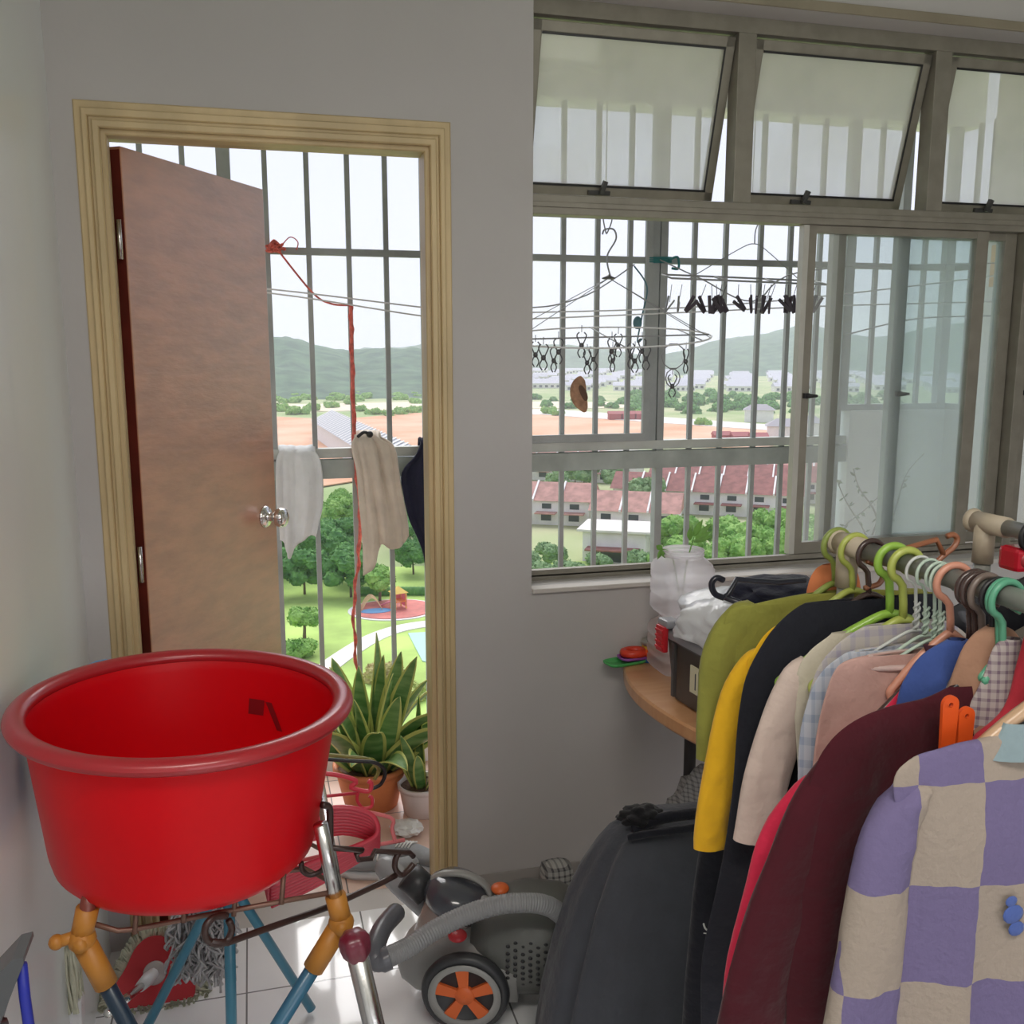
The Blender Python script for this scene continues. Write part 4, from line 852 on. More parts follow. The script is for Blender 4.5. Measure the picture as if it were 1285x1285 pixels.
# dark hanger hooked on the front wire
dk = mat('dark_brown_plastic', (.045, .022, .018), .35)
t = thing('dark_hanger', 'dark brown plastic hanger lying across the rack, its loops sticking out to the right', 'hanger', (0, 0, 0)); y0, y1 = 1.40, 1.62
def PY(px, py): return onY(px, py, y0+(y1-y0)*(px-255)/260)
MB().tube(crom([PY(289, 1152), PY(282, 1149), PY(267, 1152), PY(258, 1163), PY(259, 1178), PY(272, 1185), PY(285, 1180), PY(291, 1166), PY(287, 1155)], 4)[3:], .0055, seg=8).build('hook', dk, t)
MB().tube([PY(262, 1182), PY(285, 1183), PY(310, 1174), PY(415, 1137), PY(480, 1107), PY(497, 1098)], .0055, seg=8).build('lower_bar', dk, t)
MB().tube(crom([PY(519, 1084), PY(512, 1092), PY(503, 1098), PY(496, 1090), PY(496, 1080), PY(500, 1070)], 4), .0055, seg=8).build('end_loop', dk, t)
MB().tube([PY(519, 1075), PY(514, 1070), PY(470, 1068), PY(466, 1077), PY(450, 1079), PY(447, 1072), PY(455, 1067), PY(415, 1064)], .005, seg=8).build('upper_arm', dk, t)
MB().tube(crom([PY(404, 1010), PY(413, 1013), PY(414, 1030), PY(414, 1064)], 4), .006, seg=8).build('stem', dk, t)
t = MB(); t.tube(crom([onY(378, 1082, 1.5), onY(380, 1093, 1.5), onY(390, 1098, 1.5), onY(404, 1092, 1.5), onY(408, 1080, 1.5)], 4), .0045, seg=8); t.tube([onY(408, 1080, 1.5), onY(410, 1060, 1.5)], .0045, seg=8)
tag(t.build('hanger_hook', dk), 'small dark hook hanging below the right side of the red tub', 'hook')
# fluffy grey duster mop hanging under the tub
fl = thing('dust_mop', 'fluffy grey string mop head hanging behind the drying rack', 'mop', (-.15, 2.12, .1)); rnd = random.Random(8)
def strands(par, name, m, n, src, rad=.0035, seg=4):
    s = MB()
    for i in range(n): s.tube(src(i), rad, seg=seg, caps=False)
    o = s.build(name, m, par); o['kind'] = 'stuff'; return o
def sf(i):
    a = rnd.uniform(0, 2*PI); u = rnd.uniform(0, 1); b = onY(252+rnd.uniform(-30, 34), 1118+u*85, 2.13); b.y += rnd.uniform(-.05, .05)
    e = b+Vector((rnd.uniform(-.03, .03), rnd.uniform(-.03, .03), -rnd.uniform(.02, .065))); mid = (b+e)/2+Vector((rnd.uniform(-.015, .015), rnd.uniform(-.015, .015), 0)); return crom([b, mid, e], 3)
strands(fl, 'mop_strings', mat('grey_mop_yarn', (.55, .54, .54), .95, var=.25, vscale=40), 900, sf, .003)
MB().tube([Vector((onY(252, 1118, 2.13).x, 2.13, .40)), Vector((onY(252, 1118, 2.13).x, 2.13, .60))], .010).build('handle', steel, fl)
MB().tube([onY(252, 1110, 2.13), onY(252, 1200, 2.13)], .035).build('core', mat('grey_mop_core', (.25, .24, .24), .95), fl)
# triangular red mop leaning at the wall
mp = thing('red_mop', 'red round-cornered mop plate with cream strings leaning by the door frame', 'mop', (-.28, 2.2, 0)); c = onY(193, 1232, 2.24)
MM = Matrix.Translation(c) @ Matrix.Rotation(A(-38), 4, 'X')
# plate outline in local x-z
tri = []
for k in range(48):
    a = 2*PI*k/48; rr = .088*(1+.16*math.cos(3*(a-PI/2))); tri.append((rr*math.cos(a), rr*math.sin(a)))
s = MB(); vs = [MM @ Vector((x, -.008, z)) for x, z in tri]+[MM @ Vector((x, .008, z)) for x, z in tri]; n = 48
s.add(vs, [list(range(n)), list(range(n, 2*n))[::-1]]+[[i, n+i, n+(i+1) % n, (i+1) % n] for i in range(n)], 0, False); s.build('plate', mat('red_mop_plate', (.62, .03, .04), .45), mp)
def sm_(i):
    a = rnd.uniform(0, 2*PI); rr = .088*(1+.16*math.cos(3*(a-PI/2))); p = Vector((rr*.96*math.cos(a), .012, rr*.96*math.sin(a))); o_ = Vector((math.cos(a), 0, math.sin(a)))
    q = p+o_*rnd.uniform(.02, .035)+Vector((0, rnd.uniform(-.006, .02), 0)); e = MM @ q; e2 = e+Vector((rnd.uniform(-.015, .015), -.005, -rnd.uniform(.01, .04))); e2.z = max(.004, e2.z)
    m1 = MM @ (p+o_*.012+Vector((0, -.004, 0))); return crom([MM @ p, m1, e, e2], 3)
strands(mp, 'mop_strings', mat('cream_mop_yarn', (.60, .60, .46), .95, var=.12, vscale=40), 420, sm_, .0032)
s = MB(); s.lathe([(.0005, .010), (.022, .010), (.027, .003), (.027, 0), (.0005, 0)], n=24, M=MM @ Matrix.Translation((.003, -.009, .018)) @ Matrix.Rotation(PI/2, 4, 'X')); s.build('swivel_disc', mat('grey_clear_plastic', (.55, .50, .48), .2), mp)
jc = MM @ Vector((.003, -.02, .018)); s = MB(); s.tube([jc, jc+Vector((-.012, -.02, -.0)), jc+Vector((-.02, -.10, .035))], [.013, .016, .012]); s.build('swivel_joint', mat('white_plastic', (.78, .78, .78), .3), mp)
s = MB(); s.tube([jc+Vector((-.018, -.09, .03)), jc+Vector((-.02, -.50, .26))], .009, seg=10); s.build('handle', chrome, mp)
# second mop at the left wall
m2 = thing('string_mop', 'pale string mop with a white clamp standing by the left wall', 'mop', (-.37, 1.95, 0)); c = onY(84, 1235, 1.95)
def s3(i):
    b = Vector((c.x+rnd.uniform(-.02, .02), c.y+rnd.uniform(-.02, .02), c.z+.09)); e = Vector((b.x+rnd.uniform(-.012, .012), b.y+rnd.uniform(-.02, .02), c.z-.05)); return crom([b, (b+e)/2+Vector((rnd.uniform(-.008, .008), 0, 0)), e], 3)
strands(m2, 'mop_strings', MT['cream_mop_yarn'], 130, s3, .0032)
q = onY(86, 1268, 1.95); MB().box((q.x-.028, q.y-.02, q.z-.03), (q.x+.028, q.y+.02, q.z+.028), bev=.006).build('clamp', mat('white_plastic', (.78, .78, .78), .3), m2)
MB().tube([(q.x, q.y, q.z-.02), (q.x, q.y, .005)], .010).build('handle', MT['white_plastic'], m2)
# blue basin against the wall behind the tub
bc_ = onY(128, 938, 2.2); bm_ = thing('blue_basin', 'blue plastic basin leaning at the left wall behind the red tub', 'basin', (bc_.x, bc_.y, 0))
nb = Vector((.87, -.5, .02)).normalized(); BM = Matrix.Translation((-.312, 1.86, .785)) @ Vector((0, 0, 1)).rotation_difference(nb).to_matrix().to_4x4()
s = MB(); s.lathe([(.0005, -.035), (.11, -.035), (.152, .0), (.166, .004), (.166, .008), (.148, .008), (.108, -.027), (.0005, -.027)], M=BM, n=40); s.build('bowl', mat('sky_blue_plastic', (.06, .33, .62), .4), bm_)
# step ladder edge at the lower left corner
la = thing('folding_step', 'dark grey folding step with a blue edge at the lower left corner', 'step ladder', (-.37, 1.0, 0))
gp = mat('charcoal_grey_metal', (.09, .095, .10), .4); bl = mat('deep_blue_plastic', (.02, .03, .35), .4)
a = onY(-30, 1330, 1.05); b = onY(24, 1206, 1.05)
s = MB(); tw = [onY(-60, 1285, 1.05), onY(14, 1206, 1.05), onY(29, 1202, 1.05), onY(30, 1208, 1.05), onY(0, 1285, 1.05), onY(-14, 1330, 1.05), onY(-60, 1400, 1.05)]
vs = tw+[p+Vector((0, .05, 0)) for p in tw]; n = len(tw); s.add(vs, [list(range(n))[::-1], list(range(n, 2*n))]+[[i, (i+1) % n, n+(i+1) % n, n+i] for i in range(n)], 0, False); s.build('step_plate', gp, la)
s = MB(); s.tube([onY(27, 1210, 1.06), onY(31, 1250, 1.06), onY(38, 1300, 1.06), Vector((onY(38, 1300, 1.06).x, 1.06, .01))], .006, seg=8); s.build('blue_edge', bl, la)
for dx in (0, -.05): q = onY(-10, 1300, 1.05); MB().tube([(q.x+dx*.3, 1.07, q.z), (q.x+dx*.3, 1.07, .005)], .012).build('leg', gp, la)

# twiggy plant on the balcony behind the sliding panes
tw_ = thing('twiggy_plant', 'nearly bare twiggy plant in a pot on the balcony, seen through the sliding panes', 'potted plant', (2.15, 3.0, 0)); YT = 3.0
tc2 = onY(1092, 760, YT); pc_ = Vector((tc2.x, YT, 0)); pot(tw_, pc_, .09, .12, .20, MT['orange_clay_pot']); twm = mat('twig_bark', (.30, .28, .22), .8)
st_ = Vector((pc_.x, YT, .17)); rt_ = random.Random(12)
for P_ in ([(1090, 700), (1085, 668), (1062, 630), (1050, 602)], [(1090, 700), (1100, 650), (1078, 612), (1071, 588)], [(1092, 700), (1060, 665), (1085, 640), (1114, 612)], [(1094, 700), (1120, 650), (1136, 598), (1158, 570)], [(1096, 700), (1150, 690), (1190, 668), (1212, 652)]):
    pts = [st_]+[onY(a, b, YT+rt_.uniform(-.05, .05)) for a, b in P_]; cp_ = crom(pts, 6); MB().tube(cp_, [.005-.0035*i/len(cp_) for i in range(len(cp_))], seg=6).build('twig', twm, tw_)
    s = MB()
    for k in range(9):
        q = cp_[rt_.randrange(len(cp_)//2, len(cp_))]; u_ = Vector((rt_.uniform(-1, 1), rt_.uniform(-.5, .5), rt_.uniform(-.6, 1))).normalized(); w_ = u_.cross(Vector((0, 1, .2))).normalized()
        s.add([q, q+u_*.012+w_*.005, q+u_*.026, q+u_*.012-w_*.005], [[0, 1, 2, 3]], 0, False)
    o = s.build('leaves', mat('dull_leaf', (.16, .24, .08), .7), tw_); o['kind'] = 'stuff'

# ============================================================ vacuum cleaner and steel pole
vg = mat('vacuum_grey_plastic', (.30, .30, .285), .35, coat=.2); vd = mat('vacuum_dark_plastic', (.035, .037, .04), .4); vo = mat('vacuum_orange_plastic', (.72, .14, .03), .4); vr = mat('vacuum_red_button', (.60, .04, .05), .35)
vs_ = mat('vacuum_smoky_dome', (.07, .075, .09), .18, coat=.6); vl = mat('vacuum_light_grey', (.42, .43, .43), .4)
VC = thing('vacuum_cleaner', 'grey and black canister vacuum cleaner with orange five-spoke wheels on the floor by the wall', 'vacuum cleaner', (.50, 2.08, 0))
Yv = 2.07
def ringx(x, zc, hz_, hy, n=24, e=.8, yc=Yv):
    out = []
    for k in range(n):
        a = 2*PI*k/n; c_, s_ = math.cos(a), math.sin(a); out.append(Vector((x, yc+hy*math.copysign(abs(c_)**e, c_), zc+hz_*math.copysign(abs(s_)**e, s_))))
    return out
s = MB(); s.loft([ringx(*r) for r in ((.262, .105, .02, .04), (.275, .105, .045, .065), (.31, .115, .075, .09), (.37, .12, .09, .105), (.43, .125, .095, .115), (.50, .13, .10, .12), (.55, .135, .105, .12))], 0, True, True); s.build('lower_body', vg, VC)
s = MB(); s.loft([ringx(*r) for r in ((.44, .15, .10, .09), (.49, .165, .115, .115), (.56, .175, .125, .122), (.64, .175, .12, .12), (.70, .165, .10, .105), (.735, .15, .07, .08))], 0, True, True); s.build('motor_housing', mat('vacuum_charcoal_green', (.12, .125, .115), .4), VC)
# cyclone canister, tilted forward
CMx = Matrix.Translation((.345, Yv+.01, .122)) @ Matrix.Rotation(A(22), 4, 'Y')
s = MB(); s.lathe([(.0005, 0), (.06, 0), (.066, .02), (.070, .10), (.071, .125)], n=32, M=CMx); s.build('dust_container', mat('clear_brown_container', (.34, .27, .24), .15, coat=.5), VC)
s = MB(); s.lathe([(.071, .125), (.080, .13), (.083, .15), (.080, .17), (.066, .188), (.04, .198), (.0005, .201)], n=36, M=CMx); s.build('lid', vs_, VC)
s = MB(); s.tube([CMx @ Vector(v) for v in crom([(-.075, 0, .17), (-.05, 0, .198), (0, 0, .215), (.05, 0, .205), (.078, 0, .165)], 6)], .012, seg=10, flat=.7); s.build('carry_handle', vg, VC)
s = MB(); s.lathe([(.0005, .004), (.012, .004), (.014, 0)], n=20, M=CMx @ Matrix.Translation((.058, -.03, .19))); s.build('release_button', vl, VC)
for sg, yy in ((-1, Yv-.128), (1, Yv+.128)):
    WM = Matrix.Translation((.435, yy, .105)) @ Matrix.Rotation(PI/2*(-sg), 4, 'X') @ Matrix.Scale(1.03, 4)
    s = MB(); s.lathe([(.0005, -.018), (.082, -.018), (.094, -.012), (.098, 0), (.094, .012), (.080, .017), (.078, .008), (.0005, .008)], n=40, M=WM); s.build('wheel', vd if sg < 0 else vd, VC)
    s = MB(); s.lathe([(.064, .012), (.080, .017), (.080, .019), (.064, .016)], n=40, M=WM); s.build('wheel_ring', vg, VC)
    s = MB(); s.lathe([(.0005, .018), (.020, .018), (.023, .012), (.023, .008)], n=24, M=WM)
    for k in range(5):
        a = 2*PI*k/5+.4; B = WM @ Matrix.Rotation(a, 4, 'Z'); s.add([B @ Vector(v) for v in ((.012, -.009, .016), (.066, -.015, .0145), (.066, .015, .0145), (.012, .009, .016), (.012, -.009, .008), (.066, -.015, .008), (.066, .015, .008), (.012, .009, .008))], [[0, 1, 2, 3], [7, 6, 5, 4], [0, 4, 5, 1], [1, 5, 6, 2], [2, 6, 7, 3], [3, 7, 4, 0]], 0, False)
    s.build('spokes', vo, VC)
for (x, y, z, r_, nm, m_) in ((.415, Yv-.105, .235, .022, 'power_button', vr), (.50, Yv+.01, .29, .022, 'cord_button', vo)):
    s = MB(); s.ball((x, y, z), r_, 0, 14, (1, 1, .55)); s.build(nm, m_, VC)
s = MB(); rv = random.Random(2)
for i in range(9):
    for j in range(7):
        x = .53+i*.017; z = .125+j*.016+ (i % 2)*.008; yy = Yv-.122*math.sqrt(max(.1, 1-((z-.175)/.14)**2))-.001; s.lathe([(.0005, .002), (.005, .0)], (x, yy, z), 8, M=Matrix.Rotation(PI/2, 4, 'X'))
s.build('vent_holes', black, VC)['kind'] = 'stuff'
TV = Matrix.Translation((.015, -.03, 0)) @ Matrix.Diagonal((1, 1, .94, 1)) @ rot('Z', A(-20), (.45, 2.07, 0))
for ch_ in list(VC.children): ch_.data.transform(TV)
hosem = mat('grey_ribbed_hose', (.26, .265, .27), .4)
hp = crom([onY(480, 1204, 1.80), onY(510, 1190, 1.82), onY(555, 1162, 1.85), onY(605, 1141, 1.85), onY(650, 1133, 1.83), onY(690, 1138, 1.83), onY(722, 1165, 1.87)], 46)
s = MB(); s.tube(hp, [.0205+.0011*math.sin(i*1.9) for i in range(len(hp))], seg=14); s.build('hose', hosem, VC)
P = crom([onY(489, 1201, 1.80), onY(474, 1206, 1.80), onY(470, 1192, 1.82), onY(480, 1165, 1.88), onY(497, 1145, 1.95)], 8)
s = MB(); s.tube(P, [.024]*6+[.021]*(len(P)-6), seg=14); s.build('hose_handle', mat('slate_grey_plastic', (.12, .125, .14), .3), VC)
P = [onY(478, 1080, 2.28), onY(500, 1105, 2.22), onY(525, 1128, 2.17), onY(550, 1150, 2.12)]
s = MB(); s.tube(crom(P, 6), [.014, .024, .03]+[.031]*(len(crom(P, 6))-3), seg=16); s.build('inlet_pipe', mat('translucent_grey_pipe', (.36, .38, .39), .25), VC)
s = MB(); s.tube([onY(512, 1098, 2.14), onY(536, 1120, 2.12)], .036, seg=18); s.build('inlet_collar', vd, VC)
pl_ = thing('steel_pole', 'steel pole with a burgundy end knob standing near the vacuum cleaner', 'pole', (.1, 1.35, 0))
a = onY(447, 1192, 1.36); b = onY(470, 1290, 1.36); d_ = b-a; e_ = a+d_*((a.z-.012)/(-d_.z)); s = MB(); s.tube([a, e_], .0165, seg=16); s.build('tube', steel, pl_)
km = Matrix.Translation(a) @ Vector((0, 0, 1)).rotation_difference((-d_).normalized()).to_matrix().to_4x4()
s = MB(); rings = []
for r_, z in ((.017, -.012), (.0205, -.006), (.0225, .006), (.0225, .018), (.019, .026), (.010, .030)): rings.append([km @ Vector(((r_*(1+.07*math.cos(6*t)))*math.cos(t), (r_*(1+.07*math.cos(6*t)))*math.sin(t), z)) for t in [2*PI*k/36 for k in range(36)]])
s.loft(rings, 0, False, True); s.build('knob', mat('burgundy_plastic', (.17, .02, .04), .35, coat=.3), pl_)
s = MB(); s.tube(crom([onY(440, 1300, 1.7), onY(480, 1282, 1.75), onY(520, 1290, 1.72), onY(560, 1320, 1.7)], 6), .0035); cb = s.build('power_cord', black); 
for v in cb.data.vertices: v.co.z = .005
tag(cb, 'thin black cord lying on the floor in front of the vacuum cleaner', 'cord')

# ============================================================ desk corner with things on it
deskm = mat('orange_beech_laminate', (.60, .30, .14), .35, col2=(.66, .36, .18), vscale=6, stretch=(1, 6, 1), coat=.3)
dk_ = thing('desk', 'round-cornered beech laminate desk with black metal legs under the window', 'desk', (1.3, 2.0, 0))
OUT = [(.975, 2.435), (.935, 2.32), (.915, 2.22), (.912, 2.12), (.922, 2.02), (.945, 1.91), (.985, 1.80), (1.05, 1.70), (1.14, 1.63), (1.26, 1.60), (1.75, 1.60), (1.75, 2.435)]
oc_ = [(p.x, p.y) for p in crom([(x, y, 0) for x, y in OUT[:10]], 3)]+OUT[10:]
s = MB(); 
def inset(P, d):
    c0 = Vector((1.35, 2.02)); return [tuple(Vector(q)+(c0-Vector(q)).normalized()*d) for q in P]
n = len(oc_); lay = [(inset(oc_, .004), .632), (oc_, .638), (oc_, .664), (inset(oc_, .004), .670)]
vsd = [Vector((x, y, z)) for P_, z in lay for x, y in P_]; fs = [[j*n+i, j*n+(i+1) % n, (j+1)*n+(i+1) % n, (j+1)*n+i] for j in range(3) for i in range(n)]+[list(range(n))[::-1], [3*n+i for i in range(n)]]
s.add(vsd, fs, 0, False); s.build('top', deskm, dk_)
lx = onY(865, 970, 2.22).x
for x, y in ((lx, 2.22), (1.65, 2.36), (1.65, 1.7), (1.15, 1.78)): MB().tube([(x, y, 0), (x, y, .633)], .016, seg=14).build('leg', black, dk_)
# stacked clear jars
jm = glass('cloudy_plastic', (.93, .95, .95), dust_lift=.62, refl=.15); jm2 = glass('cloudy_plastic_filled', (.80, .78, .74), dust_lift=.75, refl=.15)
def sqring(cx, cy, h, z, n=40, e=.35): 
    out = []
    for k in range(n):
        a = 2*PI*k/n; c_, s_ = math.cos(a), math.sin(a); out.append(Vector((cx+h*math.copysign(abs(c_)**e, c_), cy+h*math.copysign(abs(s_)**e, s_), z)))
    return out
jx, jy = 1.092, 2.315
def jar(label, z0, h, hw, m, ribs, top_open=True):
    t = thing('plastic_jar', label, 'jar', (jx, jy, z0)); s = MB(); R_ = [sqring(jx, jy, hw*.9, z0+.002), sqring(jx, jy, hw, z0+.012)]
    for k in range(ribs):
        za = z0+.012+(h*.78-.012)*k/ribs; zb = z0+.012+(h*.78-.012)*(k+1)/ribs; R_ += [sqring(jx, jy, hw, za+.004), sqring(jx, jy, hw, zb-.008), sqring(jx, jy, hw*.96, zb-.004)]
    R_ += [sqring(jx, jy, hw*.97, z0+h*.80, e=.5), sqring(jx, jy, hw*.80, z0+h*.88, e=.8), sqring(jx, jy, hw*.74, z0+h*.895, e=1), sqring(jx, jy, hw*.74, z0+h*.99, e=1)]
    s.loft(R_, 0, True, False); s.build('body', m, t)
    s = MB()
    for z_ in (.93, .995): s.tube([Vector((jx+hw*.755*math.cos(2*PI*k/32), jy+hw*.755*math.sin(2*PI*k/32), z0+h*z_)) for k in range(32)], .004, closed=True, seg=6)
    s.build('neck_ring', jm, t); return t
jar('cloudy square plastic jar standing open on top of the lower jar under the window', .828, .172, .071, jm, 3)
jar('lower cloudy plastic jar with pale contents on the desk corner', .671, .157, .075, jm2, 4)
pn = thing('plant_cutting', 'small green plant cutting standing in the top clear jar', 'plant', (jx, jy, .84))
lfm = mat('bright_leaf', (.16, .36, .06), .5, var=.2, vscale=30)
s = MB(); s.tube(crom([(jx, jy, .84), (jx+.01, jy, .95), (jx+.035, jy+.01, 1.03)], 6), .0018, seg=6); s.tube(crom([(jx, jy, .84), (jx-.03, jy, .98), (jx-.06, jy, 1.005)], 6), .0016, seg=6); s.build('stem', lfm, pn)
rl = random.Random(9)
for (bx, bz, an, L) in ((.03, 1.02, .3, .05), (.035, 1.03, .75, .055), (.03, 1.035, 1.15, .05), (.02, 1.025, 1.7, .035), (.035, 1.025, .5, .045), (-.06, 1.005, 2.6, .022), (-.06, 1.005, 4.2, .03), (-.058, 1.0, 5.0, .02)):
    s = MB(); dvv = Vector((math.cos(an), -.15, math.sin(an))); sd = Vector((-math.sin(an), .3, math.cos(an))); b_ = Vector((jx+bx, jy, bz)); vv = []
    for i in range(6): t_ = i/5; w_ = .008*math.sin(PI*min(1, .1+t_*.9)); vv += [b_+dvv*L*t_-sd*w_, b_+dvv*L*t_+Vector((0, -.003, 0)), b_+dvv*L*t_+sd*w_]
    s.add(vv, [[i*3+k, i*3+k+1, i*3+k+4, i*3+k+3] for i in range(5) for k in range(2)]); s.build('leaf', lfm, pn)
# grey storage box with white bag on it
bxm = mat('dark_grey_box_plastic', (.085, .08, .08), .45, bump=.03); lidm = mat('pale_grey_lid_plastic', (.30, .30, .32), .35)
sb = thing('storage_box', 'dark grey plastic storage box with a red latch on the desk', 'storage box', (1.1, 1.95, .671))
BXM = Matrix.Translation((.958, 2.14, .671)) @ Matrix.Rotation(A(6), 4, 'Z')   # local +x to the right, -y toward the room
s = MB()
def bring(z, g, r_=.03, X=.27, Y_=.37):
    out = []
    for cx_, cy_, a0 in ((X-r_+g, -r_+g, 0), (r_-g, -r_+g, PI/2), (r_-g, -Y_+r_-g, PI), (X-r_+g, -Y_+r_-g, 1.5*PI)):
        for k in range(5): a = a0+PI/2*k/4; out.append(BXM @ Vector((cx_+r_*math.cos(a), cy_+r_*math.sin(a), z)))
    return out
s.loft([bring(0, -.022), bring(.006, -.016), bring(.15, -.004), bring(.152, .004), bring(.165, .004), bring(.165, 0)], 0, True, False); s.build('body', bxm, sb)
s = MB(); s.loft([bring(.160, .008), bring(.172, .010), bring(.178, .004), bring(.186, -.012), bring(.186, -.05), bring(.180, -.06)], 0, False, True); s.build('lid', lidm, sb)
s = MB()
for yy in (-.07, -.28): s.box((-.008, yy-.006, .02), (.002, yy+.006, .155), 0, BXM, .002)
s.build('rib', bxm, sb)
s = MB(); s.box((-.024, -.052, .125), (-.010, -.012, .19), 0, BXM, .004)
for k in range(4): s.box((-.027, -.050, .133+k*.014), (-.023, -.014, .139+k*.014), 0, BXM, .001)
s.build('latch', mat('red_latch_plastic', (.58, .02, .03), .35), sb)
s = MB(); s.box((-.018, -.056, .185), (.02, -.008, .205), 0, BXM, .006); s.build('latch_hinge', lidm, sb)
s = MB(); s.box((-.0075, -.20, .06), (-.0045, -.15, .125), 0, BXM); s.box((-.008, -.19, .07), (-.007, -.186, .118), 1, BXM); s.box((-.008, -.176, .07), (-.007, -.172, .11), 1, BXM); s.build('label', [mat('cream_sticker', (.72, .68, .48), .7), dark], sb)
wp_ = mat('white_film_plastic', (.90, .92, .95), .3, bump=.8, bscale=12, coat=.4); wb_ = wp_.node_tree.nodes['Principled BSDF']; wb_.inputs['Transmission Weight'].default_value = .15; wb_.inputs['Alpha'].default_value = .85
s = MB(); bm = bmesh.new(); bmesh.ops.create_icosphere(bm, subdivisions=5, radius=1)
for v in bm.verts:
    q = v.co.copy(); n_ = 1+.22*noise.noise(q*1.8)+.10*abs(noise.noise(q*4.5))+.04*noise.noise(q*11); v.co = Vector((q.x*.16*n_, q.y*.17*n_, (max(q.z, -.30)*.088*n_)+.032))
s.frombm(bm, 0, True, BXM @ Matrix.Translation((.135, -.17, .186))); tag(s.build('plastic_bag', wp_), 'crumpled white translucent plastic bag lying on the grey storage box', 'plastic bag')
# black hanger and dark cloth on top of the box
t = thing('black_hanger', 'black plastic hanger lying on the white bag beside the jars', 'hanger', (0, 0, 0)); bk = mat('blue_black_plastic', (.015, .017, .03), .3, coat=.3)
yh = 1.72
MB().tube(crom([onY(908, 728, yh), onY(899, 725, yh), onY(893, 733, yh), onY(897, 745, yh), onY(908, 750, yh)], 5), .0065, seg=10).build('hook', bk, t)
MB().tube([onY(908, 750, yh), onY(914, 746, yh), onY(924, 727, yh), onY(975, 731, yh+.02), onY(1010, 728, yh+.03)], .006, seg=10).build('upper_arm', bk, t)
MB().tube([onY(908, 749, yh), onY(935, 759, yh-.01), onY(975, 778, yh-.03)], .006, seg=10).build('lower_arm', bk, t)
s = MB(); bm = bmesh.new(); bmesh.ops.create_icosphere(bm, subdivisions=4, radius=1)
for v in bm.verts: q = v.co.copy(); n_ = 1+.25*noise.noise(q*2.2)+.08*noise.noise(q*7); v.co = Vector((q.x*.11*n_, q.y*.09*n_, q.z*.032*n_))
c_ = onY(980, 742, 1.86); s.frombm(bm, 0, True, Matrix.Translation(c_)); tag(s.build('dark_cloth', fabric('dark_navy_cloth', (.02, .022, .04))), 'folded dark navy cloth on the box behind the black hanger', 'cloth')
# small plastic pieces at the desk tip
def ringpiece(nm, lab, c, rx, ry, r_, m, ang=0, full=True, z=None):
    s = MB(); M = Matrix.Translation(c) @ Matrix.Rotation(ang, 4, 'Z'); N = 20; pts = [M @ Vector((rx*math.cos(2*PI*k/N), ry*math.sin(2*PI*k/N), 0)) for k in range(N if full else 15)]
    s.tube(pts, r_, closed=full, seg=8, flat=1); return tag(s.build(nm, m), lab, 'plastic ring')
def q_(px, py, z): v = onZ(px, py, z); v.y = min(v.y, 2.395); return v
def slab(nm, lab, px, py, z, w, d, h, m, ang, cat='plastic tray'):
    c = q_(px, py, z); s = MB(); M = Matrix.Translation((c.x, c.y, z)) @ Matrix.Rotation(ang, 4, 'Z'); P_ = [(w*math.copysign(abs(math.cos(a))**.5, math.cos(a)), d*math.copysign(abs(math.sin(a))**.5, math.sin(a))) for a in [2*PI*k/24 for k in range(24)]]
    s.loft([[M @ Vector((x*k_, y*k_, zz)) for x, y in P_] for k_, zz in ((.9, 0), (1, h*.3), (1.05, h), (.98, h), (.9, h*.45))], 0, True, True); return tag(s.build(nm, m), lab, cat)
slab('flat_tray', 'green flat plastic lid at the desk tip, overhanging the edge', 772, 821, .6705, .062, .030, .010, mat('green_plastic', (.08, .45, .12), .4), .2, 'lid')
slab('flat_tray', 'purple flat plastic lid lying on the green one', 778, 813, .682, .042, .026, .009, mat('purple_plastic', (.32, .09, .42), .4), .1, 'lid')
slab('flat_tray', 'blue plastic lid leaning right of the purple one at the desk tip', 794, 816, .671, .034, .020, .020, mat('blue_lid_plastic', (.03, .18, .55), .4), -.3, 'lid')
slab('flat_tray', 'yellow plastic lid beside the lower jar at the desk tip', 803, 812, .683, .024, .024, .034, mat('yellow_lid_plastic', (.80, .52, .05), .4), .1, 'lid')
c = q_(776, 803, .700); ringpiece('cookie_cutter', 'red plastic ring lying on the purple lid', Vector((c.x, c.y, .700)), .030, .022, .011, mat('red_toy_plastic', (.70, .05, .02), .35))
c = q_(795, 802, .700); ringpiece('cookie_cutter', 'orange-red plastic ring right of the other red ring', Vector((c.x+.008, c.y-.005, .699)), .026, .020, .011, mat('orange_toy_plastic', (.72, .10, .02), .35))
c = q_(808, 797, .724); ringpiece('metal_ring', 'silver tape roll on the yellow and blue lids', Vector((c.x, c.y, .726)), .026, .020, .011, mat('silver_tape', (.35, .34, .30), .3, metal=.5))

